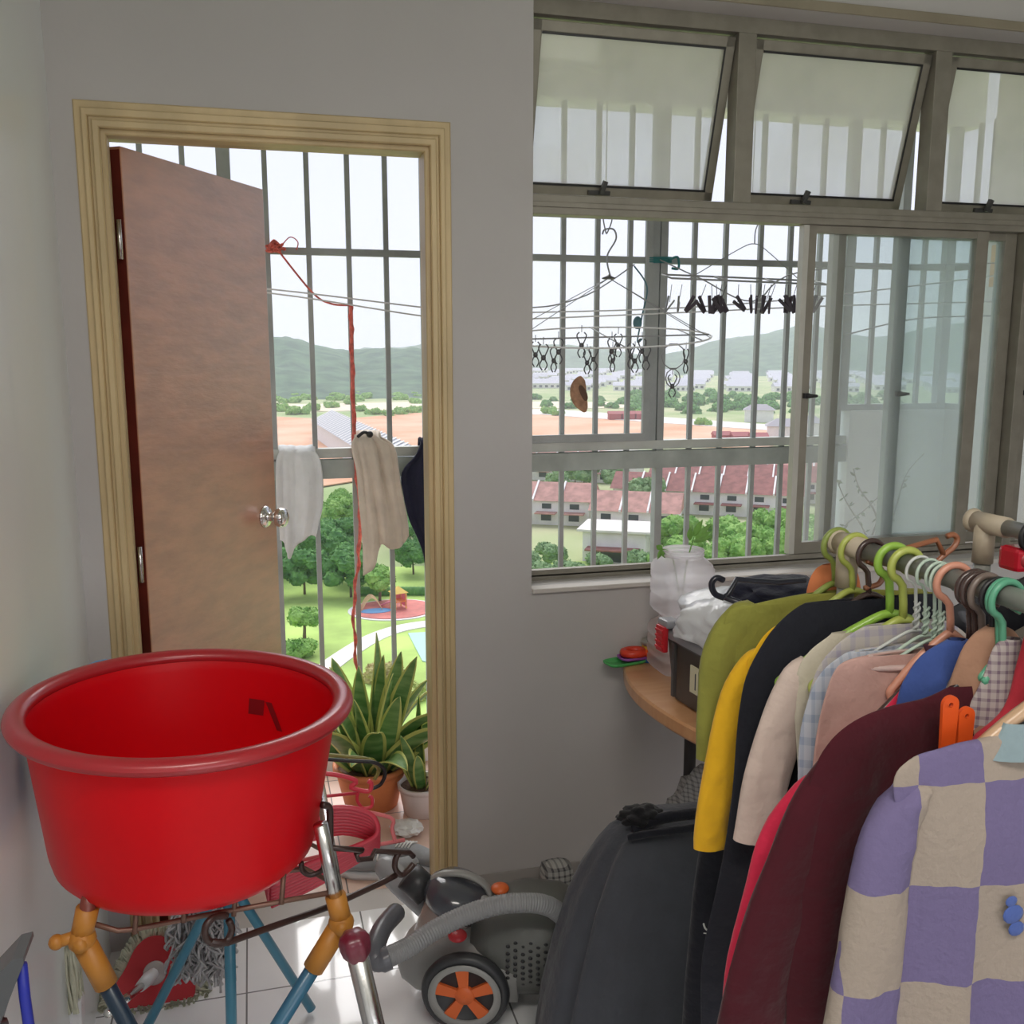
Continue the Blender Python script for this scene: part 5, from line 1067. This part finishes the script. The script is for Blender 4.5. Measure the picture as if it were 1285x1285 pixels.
# ============================================================ clothes rail and garments
XRL, ZRL = .823, 1.245
rk = thing('garment_rack', 'grey tube garment rack with two parallel rails and beige joints', 'clothes rack', (.95, .8, 0))
rtm = mat('grey_green_tube', (.27, .275, .25), .32, coat=.2); bjm = mat('beige_joint_plastic', (.52, .44, .33), .5)
X2, Z2 = 1.075, 1.262
MB().tube([(XRL, 1.215, ZRL), (XRL, .16, ZRL)], .0125, seg=16).build('rail', rtm, rk)
MB().tube([(X2, 1.245, Z2), (X2, .16, Z2)], .0125, seg=16).build('rail', rtm, rk)
for x, z, y in ((XRL, ZRL, 1.195), (X2, Z2, 1.215), (XRL, ZRL, .19), (X2, Z2, .19)):
    MB().tube([(x, y, .03), (x, y, z-.012)], .0125, seg=16).build('post', rtm, rk)
    s = MB(); sg = 1 if y > 1 else -1; s.tube([(x, y, z-.062), (x, y, z)], .0155, seg=16); s.tube([(x, y-.045*sg, z), (x, y+.022*sg, z)], .0158, seg=16); s.tube([(x, y+.018*sg, z), (x, y+.026*sg, z), (x, y+.030*sg, z)], [.0158, .019, .017], seg=16); s.build('joint', bjm, rk)
for y in (1.205, .19):
    MB().tube([(XRL-.13, y, .018), (X2+.13, y, .018)], .0125, seg=14).build('foot_bar', rtm, rk)
MB().tube([(.95, 1.20, .2), (.95, .20, .2)], .010, seg=12).build('base_rail', rtm, rk); MB().tube([(XRL, 1.195, .2), (X2, 1.215, .2)], .010, seg=12).build('cross_bar', rtm, rk); MB().tube([(XRL, .19, .2), (X2, .19, .2)], .010, seg=12).build('cross_bar', rtm, rk)

def garment(name, label, cat, y, outline, m, neck=.06, ztop=1.168, th=.018, hem=None, sleeves=(), seed=1, right=1.0, collar=None, sleeve_m=None, world=None, fold=.011, xc=XRL):
    t = thing(name, label, cat, (xc, y, ztop)); rnd = random.Random(seed)
    O = world or [(xc-onY(px, py, y).x, onY(px, py, y).z) for px, py in outline]
    if not world: O = [(max(.03, h), z) for h, z in O]
    O = [(neck, ztop)]+O
    Oc = crom([(h, 0, z) for h, z in O], 5); rings = []; n = 56; ph = rnd.uniform(0, 6)
    for i, p in enumerate(Oc):
        h = p.x; z = p.z; dz = ztop-z; b = .008+(th-.008)*min(1, dz/.12); ring = []
        for k in range(n):
            a = 2*PI*k/n; c_, s_ = math.cos(a), math.sin(a); hx = h*(right if c_ > 0 else 1)
            x = xc+hx*math.copysign(abs(c_)**.9, c_); u = (x-xc)
            f_ = fold*min(1, dz/.10)*(noise.noise(Vector((u*14+seed*3.1, z*2.5, seed)))*1.6+.7*noise.noise(Vector((u*32, z*3+seed, seed*2))))
            zz = z+.006*noise.noise(Vector((u*10, seed, 0)))*min(1, dz/.1)
            ring.append(Vector((x, y+b*s_*(1-.3*abs(c_))+f_, zz)))
        rings.append(ring)
    s = MB(); s.loft(rings); s.build('body', m, t)
    for si, (P, ra, nm) in enumerate(sleeves):
        for sd in (-1, 1):
            pts = [onY(px, py, y)+Vector((0, .011, 0)) for px, py in P]
            if sd > 0: pts = [Vector((2*xc-q.x, q.y, q.z)) for q in pts]
            pts = [pts[0]*1.35-pts[1]*.35]+pts; cp = crom(pts, 5); rr = crom([(r_, 0, 0) for r_ in [ra[0]*.25]+list(ra)], 5); R_ = []
            for i, p in enumerate(cp):
                d = (cp[min(i+1, len(cp)-1)]-cp[max(0, i-1)]).normalized(); wv = Vector((d.z, 0, -d.x)); 
                if wv.x < 0: wv = -wv
                R_.append([p+wv*rr[i].x*math.cos(2*PI*k/24)*(1+.05*noise.noise(Vector((k, i*.3, seed))))+Vector((0, 1, 0))*(th*.85)*math.sin(2*PI*k/24)*(1+.25*noise.noise(Vector((k*.5, i*.4, seed+9)))) for k in range(24)])
            s = MB(); s.loft(R_, 0, True, False); s.build('sleeve', sleeve_m or m, t)
    if collar:
        s = MB(); N = 24; s.tube([Vector((xc+neck*1.02*math.cos(2*PI*k/N), y+.013*math.sin(2*PI*k/N), ztop-.002-.012*(math.sin(2*PI*k/N) < 0))) for k in range(N)], .004, closed=True, seg=6); s.build('collar', collar, t)
    return t
def stripes(name, base, line, sx=.012, sz=.03):
    m = mat(name, base, .9); nt = m.node_tree; b = nt.nodes['Principled BSDF']; tc = [n for n in nt.nodes if n.type == 'TEX_COORD'][0]
    sp = nt.nodes.new('ShaderNodeSeparateXYZ'); nt.links.new(tc.outputs['Object'], sp.inputs[0]); outs = []
    for ax, per in (('X', sx), ('Z', sz)):
        a = nt.nodes.new('ShaderNodeMath'); a.operation = 'MULTIPLY'; a.inputs[1].default_value = 2*PI/per; nt.links.new(sp.outputs[ax], a.inputs[0])
        c = nt.nodes.new('ShaderNodeMath'); c.operation = 'SINE'; nt.links.new(a.outputs[0], c.inputs[0]); g = nt.nodes.new('ShaderNodeMath'); g.operation = 'GREATER_THAN'; g.inputs[1].default_value = .45; nt.links.new(c.outputs[0], g.inputs[0]); outs.append(g)
    ad = nt.nodes.new('ShaderNodeMath'); ad.operation = 'ADD'; nt.links.new(outs[0].outputs[0], ad.inputs[0]); nt.links.new(outs[1].outputs[0], ad.inputs[1]); ml = nt.nodes.new('ShaderNodeMath'); ml.operation = 'MULTIPLY'; ml.inputs[1].default_value = .45; nt.links.new(ad.outputs[0], ml.inputs[0])
    mx = nt.nodes.new('ShaderNodeMixRGB'); mx.inputs[1].default_value = (*base, 1); mx.inputs[2].default_value = (*line, 1); nt.links.new(ml.outputs[0], mx.inputs[0]); nt.links.new(mx.outputs[0], b.inputs['Base Color']); return m
olive = fabric('olive_green_jersey', (.25, .25, .05)); yellow = fabric('mustard_yellow_jersey', (.78, .44, .02)); blackf = fabric('black_jacket_fabric', (.014, .015, .022), rough=.8)
beigef = fabric('pale_beige_jersey', (.62, .50, .44)); creamf = fabric('cream_jersey', (.55, .50, .40)); stripef = stripes('blue_grey_plaid', (.48, .50, .56), (.26, .31, .42)); pinkf = fabric('dusty_pink_knit', (.50, .31, .27))
plaid2 = stripes('cream_lilac_plaid', (.50, .46, .42), (.36, .33, .42), .02, .025)
crimf = fabric('crimson_jersey', (.62, .025, .07)); burgf = fabric('burgundy_jersey', (.062, .007, .013)); purpf = fabric('dark_plum_cloth', (.085, .03, .045)); bluef = fabric('royal_blue_cloth', (.045, .08, .26)); brownf = fabric('tan_brown_cloth', (.36, .20, .13)); redf = fabric('deep_red_cloth', (.42, .03, .045)); patf = stripes('white_purple_print', (.46, .40, .38), (.16, .10, .15), .009, .011)
garment('olive_shirt', 'olive green t-shirt at the far end of the rack, over the grey box', 't-shirt', 1.215, [(1010, 745), (950, 757), (912, 772), (912, 850), (915, 960), (918, 1100)], olive, seed=2, sleeves=[([(940, 775), (912, 820), (903, 890), (897, 955)], [.028, .032, .030, .024], '')])
garment('yellow_shirt', 'mustard yellow long-sleeved top just in front of the olive shirt', 'shirt', 1.175, [(1010, 765), (970, 790), (948, 815), (935, 850), (940, 1000), (945, 1100)], yellow, seed=3, sleeves=[([(955, 835), (930, 880), (912, 960), (899, 1030), (896, 1067)], [.024, .028, .028, .027, .0265], '')])
garment('black_jacket', 'long black jacket hanging between the yellow top and the beige shirt', 'jacket', 1.135, [(1010, 757), (975, 785), (942, 838), (928, 900), (920, 1000), (905, 1100), (880, 1200), (878, 1300), (870, 1400)], blackf, seed=4, th=.022, neck=.075, ztop=1.172, fold=.009)
garment('beige_shirt', 'pale beige t-shirt with a long drop sleeve in front of the black jacket', 't-shirt', 1.09, [(1040, 798), (1015, 818), (1000, 845), (995, 900), (1000, 1000), (1000, 1100)], creamf, seed=5, neck=.09, ztop=1.150, sleeves=[([(1012, 850), (990, 905), (968, 980), (950, 1060)], [.028, .034, .035, .030], '')], sleeve_m=beigef)
garment('plaid_shirt', 'cream and lilac plaid shirt with a purple shoulder, behind the pink top', 'shirt', 1.062, [(1085, 785), (1055, 805), (1025, 840), (1010, 900), (1008, 1000)], plaid2, seed=6, neck=.085, ztop=1.150)
garment('plaid_shirt', 'blue-grey plaid shirt seen as a strip between beige and pink tops', 'shirt', 1.035, [(1060, 820), (1030, 845), (1015, 880), (1003, 950), (1000, 1100)], stripef, seed=7, neck=.09, ztop=1.140, collar=MT['cream_lilac_plaid'])
garment('pink_top', 'dusty pink knit top with a scooped neckline in the middle of the rack', 'top', 1.0, [(1075, 825), (1050, 838), (1035, 880), (1022, 950), (1012, 1050)], pinkf, seed=8, neck=.095, ztop=1.145, collar=fabric('pale_pink_trim', (.60, .45, .42)))
garment('plum_cardigan', 'dark plum garment behind the blue cloth and above the burgundy jumper', 'cardigan', .972, [(1170, 835), (1135, 870), (1118, 905), (1110, 960)], purpf, seed=9, neck=.04, ztop=1.165, th=.016)
garment('crimson_jumper', 'bright crimson jumper showing along the left edge of the burgundy one', 'jumper', .945, [(1100, 900), (1050, 940), (1020, 985), (985, 1040), (975, 1100), (965, 1200), (960, 1330)], crimf, seed=10, neck=.06, ztop=1.155, th=.016, sleeves=[([(1020, 1000), (985, 1055), (965, 1130), (945, 1210), (935, 1300)], [.02, .026, .028, .028, .028], '')])
garment('blue_cloth', 'royal blue garment bunched over the hanger neck above the burgundy jumper', 'garment', .935, None, bluef, seed=11, world=[(.045, 1.168), (.066, 1.145), (.078, 1.11), (.085, 1.0), (.09, .9)], neck=.012, ztop=1.182, th=.028, fold=.010, xc=.80)
garment('brown_cloth', 'tan brown garment bunched on a dark hanger right of the blue one', 'garment', .905, None, brownf, seed=12, world=[(.03, 1.195), (.045, 1.17), (.06, 1.10), (.07, 1.0)], neck=.01, ztop=1.205, th=.022, fold=.010, xc=.825)
garment('printed_cloth', 'white and purple printed garment beside the red one at the right edge', 'garment', .885, None, patf, seed=13, world=[(.025, 1.185), (.035, 1.15), (.05, 1.10), (.06, 1.0)], neck=.01, ztop=1.195, th=.014, fold=.01, xc=.833)
garment('red_cloth', 'deep red garment bunched at the right edge of the photo', 'garment', .868, None, redf, seed=14, world=[(.02, 1.205), (.028, 1.17), (.04, 1.12), (.08, 1.08), (.10, 1.0)], neck=.01, ztop=1.215, th=.018, fold=.008, xc=.855)
garment('burgundy_jumper', 'large dark burgundy jumper in front of the crimson one', 'jumper', .9, [(1160, 876), (1110, 889), (1070, 905), (1038, 935), (1018, 985), (1005, 1060), (990, 1180), (985, 1330)], burgf, seed=15, neck=.058, ztop=1.138, th=.018, fold=.008, sleeves=[([(1058, 960), (1033, 1010), (1005, 1090), (975, 1180), (950, 1290), (945, 1330)], [.016, .031, .038, .042, .046, .046], '')])
# lavender checked fleece
lavm = mat('lavender_cream_check', (.42, .38, .58), .95, bump=.25, bscale=110); nt = lavm.node_tree; b_ = nt.nodes['Principled BSDF']; tcn = [n for n in nt.nodes if n.type == 'TEX_COORD'][0]
mpn = nt.nodes.new('ShaderNodeMapping'); mpn.vector_type = 'TEXTURE'; mpn.inputs['Location'].default_value = (.665, 0, .949); mpn.inputs['Scale'].default_value = (.0745, 10, .117); nzn = nt.nodes.new('ShaderNodeTexNoise'); nzn.inputs['Scale'].default_value = 30
nt.links.new(tcn.outputs['Object'], nzn.inputs['Vector']); mxv = nt.nodes.new('ShaderNodeMixRGB'); mxv.blend_type = 'LINEAR_LIGHT'; mxv.inputs[0].default_value = .004; nt.links.new(tcn.outputs['Object'], mxv.inputs[1]); nt.links.new(nzn.outputs['Color'], mxv.inputs[2]); nt.links.new(mxv.outputs[0], mpn.inputs['Vector'])
ck = nt.nodes.new('ShaderNodeTexChecker'); ck.inputs['Scale'].default_value = 1; ck.inputs['Color1'].default_value = (.165, .135, .265, 1); ck.inputs['Color2'].default_value = (.36, .30, .25, 1); nt.links.new(mpn.outputs[0], ck.inputs['Vector']); nt.links.new(ck.outputs['Color'], b_.inputs['Base Color'])
lv = garment('checked_fleece', 'lavender and cream checked fleece top, frontmost on the rack', 'fleece top', .82, [(1240, 925), (1185, 937), (1140, 955), (1122, 985), (1130, 1060), (1128, 1200), (1120, 1330)], lavm, seed=16, neck=.045, ztop=1.118, th=.026, fold=.017, sleeves=[([(1152, 1000), (1128, 1045), (1112, 1110), (1100, 1200), (1085, 1300), (1080, 1340)], [.018, .031, .036, .040, .044, .044], '')])
s = MB(); N = 24; cf_ = fabric('pale_teal_fleece', (.25, .33, .36))
R_ = [[Vector((XRL+(.052+.028*j/3)*math.cos(2*PI*k/N), .82+(.012+.017*j/3)*math.sin(2*PI*k/N), 1.124-.012*j)) for k in range(N)] for j in range(4)]; s.loft(R_); s.build('collar', cf_, lv)
s = MB(); c = onY(1275, 1150, .786)
for dx, dz, r_ in ((0, 0, .014), (.006, -.018, .011), (-.004, .016, .008)): s.ball((c.x+dx, c.y+.004, c.z+dz), r_, 0, 10, (1, .12, .8))
s.build('printed_motif', fabric('blue_print', (.08, .13, .38)), lv)
# two orange strips
for px, py, ln, lab in ((1192, 884, .055, 'orange plastic strip with a hole, left of the pair hanging above the checked fleece'), (1212, 898, .048, 'orange plastic strip with a hole, right of the pair hanging above the checked fleece')):
    c = onY(px, py, .862); s = MB(); w_ = .0105; N = 14; outp = [(w_*math.cos(PI*k/N), w_*math.sin(PI*k/N)) for k in range(N+1)]+[(-w_*.85, -ln), (w_*.85, -ln)]
    inn = [(.0028*math.cos(2*PI*k/len(outp)), .0028*math.sin(2*PI*k/len(outp))) for k in range(len(outp))]; n = len(outp)
    vv = [Vector((c.x+x, c.y+yy, c.z+z)) for yy in (-.0022, .0022) for P_ in (outp, inn) for x, z in P_]
    fs = [[i, (i+1) % n, n+(i+1) % n, n+i] for i in range(n)]+[[2*n+i, 3*n+i, 3*n+(i+1) % n, 2*n+(i+1) % n] for i in range(n)]+[[i, 2*n+i, 2*n+(i+1) % n, (i+1) % n] for i in range(n)]+[[n+i, n+(i+1) % n, 3*n+(i+1) % n, 3*n+i] for i in range(n)]
    s.add(vv, fs, 0, False); tag(s.build('plastic_strip', mat('bright_orange_plastic', (.80, .10, .015), .35)), lab, 'plastic strip')
# orange cloth and olive-toned hooks at the far end
garment('orange_cloth', 'orange cloth hanging beyond the far end of the rack above the navy cloth', 'cloth', 1.252, None, fabric('orange_cloth', (.66, .22, .09)), seed=17, world=[(.034, 1.196), (.044, 1.175), (.05, 1.12), (.052, 1.06)], neck=.022, ztop=1.203, th=.02, fold=.014, xc=.842)
blk2 = mat('glossy_black_fabric', (.012, .012, .016), .35, bump=.8, bscale=14, coat=.2)
garment('rain_jacket', 'glossy black rain jacket hanging on the second rail behind the wire hangers', 'jacket', 1.12, None, blk2, seed=21, world=[(.09, 1.178), (.15, 1.15), (.185, 1.12), (.19, 1.0), (.19, .7)], neck=.03, ztop=1.195, th=.03, fold=.012, xc=X2)
garment('grey_jacket', 'dark grey garment on the second rail in front of the rain jacket', 'jacket', 1.03, None, fabric('dark_taupe_cloth', (.10, .085, .07)), seed=22, world=[(.07, 1.165), (.14, 1.13), (.17, 1.10), (.175, 1.0), (.18, .75)], neck=.03, ztop=1.18, th=.025, fold=.012, xc=X2)
# hangers on the rail
lgp = mat('light_green_plastic', (.30, .52, .07), .35, coat=.3); ygp = mat('yellow_green_plastic', (.42, .48, .10), .35, coat=.3); olp = mat('olive_green_plastic', (.25, .32, .07), .35, coat=.3)
mint = mat('mint_coated_wire', (.50, .62, .52), .4); wwire = mat('white_coated_wire', (.60, .62, .60), .4); corp = mat('coral_plastic', (.62, .28, .19), .35, coat=.3); brp = mat('dark_brown_gloss_plastic', (.06, .035, .03), .25, coat=.4); grp = mat('sea_green_plastic', (.10, .36, .22), .35, coat=.3); tanp = mat('tan_plastic', (.55, .36, .22), .35, coat=.3)
HG = [('hanger', 'olive green hanger at the far end, holding the olive shirt', 1.222, olp, .0045, .023, .035, .13, .09, 0), ('hanger', 'yellow-green hanger at the far end, holding the yellow top', 1.178, ygp, .0045, .023, .035, .13, .09, 0), ('hanger', 'dark brown hanger holding the black jacket', 1.14, brp, .004, .021, .035, .13, .09, 0),
      ('hanger', 'light green plastic hanger with broad arms above the beige shirt', 1.092, lgp, .0058, .022, .050, .155, .085, .0), ('hanger', 'yellow-green plastic hanger right in front of the light green one', 1.064, ygp, .0055, .022, .050, .125, .082, 0),
      ('wire_hanger', 'white coated wire hanger with twisted neck, first of the four wires', 1.038, wwire, .0022, .019, .060, .145, .085, 1), ('wire_hanger', 'mint coated wire hanger, second of the four wires', 1.020, mint, .0022, .019, .062, .145, .085, 1), ('wire_hanger', 'mint coated wire hanger, third of the four wires', 1.002, mint, .0022, .018, .064, .145, .085, 1), ('wire_hanger', 'pale green coated wire hanger, nearest of the four wires', .992, mint, .0022, .020, .058, .085, .085, 1),
      ('hanger', 'coral pink plastic hanger between the wires and the brown hangers', .974, corp, .0048, .023, .040, .075, .07, 0), ('hanger', 'dark brown hanger, farthest of the three brown ones', .940, brp, .0042, .021, .045, .115, .085, 0), ('hanger', 'dark brown hanger, middle of the three brown ones', .931, brp, .0042, .022, .045, .06, .06, 0), ('hanger', 'dark brown hanger, nearest of the three brown ones', .920, mat('grey_brown_plastic', (.16, .12, .10), .3, coat=.3), .0042, .022, .045, .05, .05, 0),
      ('hanger', 'sea green hanger at the right edge, farther of the two green ones', .893, grp, .0042, .021, .050, .022, .02, 0), ('hanger', 'sea green hanger at the right edge, nearer of the two green ones', .887, grp, .0042, .022, .050, .022, .02, 0),
      ('hanger', 'thin black hanger holding the burgundy jumper', .903, black, .0035, .020, .060, .10, .075, 0), ('hanger', 'tan plastic hanger holding the checked fleece', .825, tanp, .0075, .022, .080, .13, .09, 0)]
HG += [('hanger', 'black hanger on the second rail holding the rain jacket', 1.12, black, .004, .021, .04, .13, .08, 2), ('hanger', 'tan hanger on the second rail holding the dark grey garment', 1.03, tanp, .0042, .021, .045, .12, .08, 2)]
for nm, lab, y, m_, r_, hr, st, w_, dr, wire in HG:
    xr_, zr_ = (X2, Z2) if wire == 2 else (XRL, ZRL); wire = wire == 1
    t = thing(nm, lab, 'hanger', (xr_, y, zr_)); M = Matrix.Translation((xr_, y, zr_-(hr-r_-.0125)+.0)) @ Matrix.Rotation(random.uniform(-.12, .12), 4, 'Z')
    hanger_mesh(t, w=w_, drop=dr, r=r_, m=m_, hook_r=hr, M=M, stem=st, bar=bool(wire))
    if wire:
        s = MB()
        for ph_ in (0, PI): s.tube([M @ Vector((.0035*math.cos(ph_+i*.9), .0035*math.sin(ph_+i*.9), -hr-st+.002+i*.0028)) for i in range(14)], r_*.8, seg=5)
        s.build('twisted_neck', m_, t)
# copper-brown hanger lying across the two rails, red clip
t = thing('copper_hanger', 'copper brown hanger lying across the rails with its hook pointing up', 'hanger', (0, 0, 0)); cpm = mat('copper_brown_plastic', (.30, .11, .05), .3, coat=.3); yy = 1.12
MB().tube([onY(1118, 699, yy), onY(1127, 691, yy), onY(1175, 677, yy), onY(1184, 696, yy)], .0042, seg=8).build('upper_arm', cpm, t)
MB().tube(crom([onY(1174, 707, yy), onY(1184, 697, yy), onY(1197, 686, yy), onY(1201, 676, yy), onY(1196, 671, yy), onY(1188, 673, yy)], 5), .0042, seg=8).build('hook', cpm, t)
MB().tube(crom([onY(1088, 704, yy+.02), onY(1103, 711, yy+.02), onY(1108, 722, yy+.02), onY(1102, 733, yy+.02), onY(1085, 738, yy+.02)], 5), .004, seg=8).build('lower_arm', cpm, t)
t = thing('red_clip', 'glossy red plastic clip on the second rail at the right edge', 'clip', (0, 0, 0)); c = onX(1280, 700, X2); 
s = MB(); s.box((c.x-.022, c.y-.02, c.z-.018), (c.x+.022, c.y+.02, c.z+.018), bev=.007); s.build('body', mat('glossy_red_plastic', (.55, .01, .03), .2, coat=.6), t)
s = MB(); s.lathe([(.0005, .003), (.009, .003), (.011, 0)], n=18, M=Matrix.Translation((c.x-.006, c.y-.02, c.z)) @ Matrix.Rotation(PI/2, 4, 'X')); s.build('round_cap', mat('dull_red_plastic', (.40, .03, .04), .35), t)

# ============================================================ dark clothes heap in front of the desk
dgf = fabric('charcoal_coat_fabric', (.07, .075, .09), rough=.7, bump=.5); 
ch = thing('draped_coat', 'charcoal coat draped over a low seat between the vacuum cleaner and the clothes rack', 'coat', (.78, 1.75, 0))
rings = []; n = 80
for z, xl, xr, yf, yb in ((.540, .74, .93, 1.72, 1.80), (.538, .715, .97, 1.69, 1.83), (.522, .69, 1.0, 1.665, 1.85), (.49, .668, 1.02, 1.65, 1.87), (.44, .642, 1.04, 1.635, 1.89), (.38, .615, 1.05, 1.62, 1.90), (.28, .585, 1.06, 1.60, 1.91), (.16, .555, 1.07, 1.58, 1.92), (.06, .54, 1.08, 1.57, 1.93), (.008, .535, 1.085, 1.565, 1.935)):
    ring = []
    for k in range(n):
        a = 2*PI*k/n; c_, s_ = math.cos(a), math.sin(a); cx_, cy_ = (xl+xr)/2, (yf+yb)/2
        q = Vector((c_, s_, 0)); amp = .035*min(1, (.58-z)/.15); f_ = 1+amp*3*noise.noise(Vector((c_*3.2, s_*3.2, z*1.3)))+amp*2.2*noise.noise(Vector((c_*8, s_*8, z*1.8+4)))
        ring.append(Vector((cx_+(xr-xl)/2*math.copysign(abs(c_)**.75, c_)*f_, cy_+(yb-yf)/2*math.copysign(abs(s_)**.75, s_)*f_, z+.012*noise.noise(Vector((c_*3, s_*3, z*4))))))
    rings.append(ring)
s = MB(); s.loft(rings, 0, True, False); s.build('body', dgf, ch)
s = MB(); s.tube(crom([(.70, 1.70, .546), (.74, 1.685, .558), (.82, 1.68, .560), (.90, 1.685, .558), (.97, 1.70, .548)], 6), .008, seg=8); s.tube(crom([(.72, 1.73, .548), (.78, 1.72, .568), (.86, 1.725, .566), (.93, 1.74, .55)], 6), .012, seg=8); s.build('collar', blackf, ch)
s = MB(); bm = bmesh.new(); bmesh.ops.create_icosphere(bm, subdivisions=4, radius=1)
for v in bm.verts: q = v.co.copy(); n_ = 1+.35*noise.noise(q*2.2)+.12*noise.noise(q*6); v.co = Vector((q.x*.045*n_, q.y*.035*n_, q.z*.018*n_))
s.frombm(bm, 0, True, Matrix.Translation((.745, 1.745, .567))); tag(s.build('black_bundle', fabric('black_strap_cloth', (.012, .012, .014))), 'small black bundle of straps on top of the charcoal coat', 'bundle')
s = MB(); bm = bmesh.new(); bmesh.ops.create_icosphere(bm, subdivisions=4, radius=1)
for v in bm.verts: q = v.co.copy(); n_ = 1+.2*noise.noise(q*2.5)+.08*noise.noise(q*9); v.co = Vector((q.x*.12*n_, q.y*.09*n_, max(q.z, -.8)*.25*n_))
c = onY(868, 1055, 2.02); s.frombm(bm, 0, True, Matrix.Translation((c.x+.05, 2.03, .26))); tag(s.build('speckled_bag', stripes('grey_speckle', (.30, .30, .30), (.10, .10, .11), .009, .010)), 'grey speckled bag on the floor behind the coat by the desk leg', 'bag')
s = MB(); s.box((.70, 2.27, .0), (.79, 2.35, .155), bev=.03); t = s.build('patterned_bundle', stripes('black_white_pattern', (.45, .45, .43), (.04, .04, .05), .016, .016)); tag(t, 'small black and white patterned bag behind the vacuum cleaner at the wall', 'bag')
s = MB(); c = onY(704, 1160, 1.93); s.ball((c.x+.03, 1.95, c.z-.02), .06, 0, 16, (.7, .4, 1.0)); t = s.build('pale_cushion', mat('grey_blue_padding', (.30, .32, .38), .6)); tag(t, 'small grey-blue pad showing between the vacuum hose and the coat', 'pad')
# white mark on the black trousers
bt = thing('black_trousers', 'black trousers with a small white mark hanging below the yellow sleeve', 'trousers', (.7, 1.36, .6))
rings = []
for z, xl, xr in ((.80, .72, .86), (.74, .70, .90), (.62, .685, .92), (.45, .675, .92), (.30, .67, .92), (.18, .665, .92), (.006, .66, .92)):
    rings.append([Vector(((xl+xr)/2+(xr-xl)/2*math.copysign(abs(math.cos(a))**.7, math.cos(a)), 1.37+(.035+.008*noise.noise(Vector((math.cos(a)*5, math.sin(a)*5, z*3))))*math.sin(a), z)) for a in [2*PI*k/40 for k in range(40)]])
s = MB(); s.loft(rings, 0, True, False); s.build('body', blackf, bt)
s = MB()
yk = 1.328
s.tube(crom([onY(883, 1159, yk), onY(885, 1165, yk), onY(889, 1168, yk)], 4), .0016, seg=6); s.tube([onY(898, 1147, yk), onY(896, 1168, yk)], .0022, seg=6); s.tube([onY(883, 1171, yk), onY(893, 1172, yk)], .0009, seg=5)
s.build('white_mark', mat('white_print', (.75, .75, .72), .7), bt)

# ------------------------------------------------------------ light and camera
W = bpy.data.worlds.new('World'); SC.world = W; W.use_nodes = True; nt = W.node_tree; bg = nt.nodes['Background']
tc = nt.nodes.new('ShaderNodeTexCoord'); sp_ = nt.nodes.new('ShaderNodeSeparateXYZ'); nt.links.new(tc.outputs['Generated'], sp_.inputs[0])
rp = nt.nodes.new('ShaderNodeValToRGB'); rp.color_ramp.elements[0].position = 0; rp.color_ramp.elements[0].color = (.80, .825, .95, 1); rp.color_ramp.elements[1].position = .5; rp.color_ramp.elements[1].color = (.70, .75, .95, 1)
nt.links.new(sp_.outputs['Z'], rp.inputs[0]); nt.links.new(rp.outputs[0], bg.inputs['Color']); bg.inputs['Strength'].default_value = 1.2
def area(name, loc, size, power, rotv, col=(1, 1, 1), portal=False, sy=None):
    l = bpy.data.lights.new(name, 'AREA'); l.shape = 'RECTANGLE'; l.size = size[0]; l.size_y = size[1]; l.energy = power; l.color = col
    if portal: l.cycles.is_portal = True
    o = bpy.data.objects.new(name, l); C.objects.link(o); o.location = loc; o.rotation_euler = rotv; return o
area('overhead_fill_light', (.15, -.2, 2.66), (1.2, .5), 26, (0, 0, 0), (1, .93, .86))  # unseen overhead fill added to brighten the room, no fixture modelled
area('rear_fill_light', (1.45, YBK+.03, 1.6), (2.6, 1.5), 22, (PI/2, 0, 0), (1, .95, .92))  # unseen fill added at the rear opening to lift the interior
sun = bpy.data.lights.new('hazy_sun', 'SUN'); sun.energy = 3.2; sun.angle = math.radians(50); sun.color = (1, .97, .92); so = bpy.data.objects.new('hazy_sun', sun); C.objects.link(so); so.rotation_euler = (math.radians(-42), math.radians(6), 0)
cam = bpy.data.cameras.new('camera'); cam.sensor_width = 36; cam.lens = F/1285*36; cam.clip_end = 6000; cam.clip_start = .02
co = bpy.data.objects.new('camera', cam); C.objects.link(co); co.location = (0, 0, H)
co.rotation_euler = Matrix((RT, UP, -FW)).transposed().to_euler(); SC.camera = co
vs = SC.view_settings; vs.view_transform = 'Standard'; vs.look = 'None'; vs.gamma = 1; vs.use_curve_mapping = False; vs.exposure = 0
SC.cycles.volume_bounces = 3
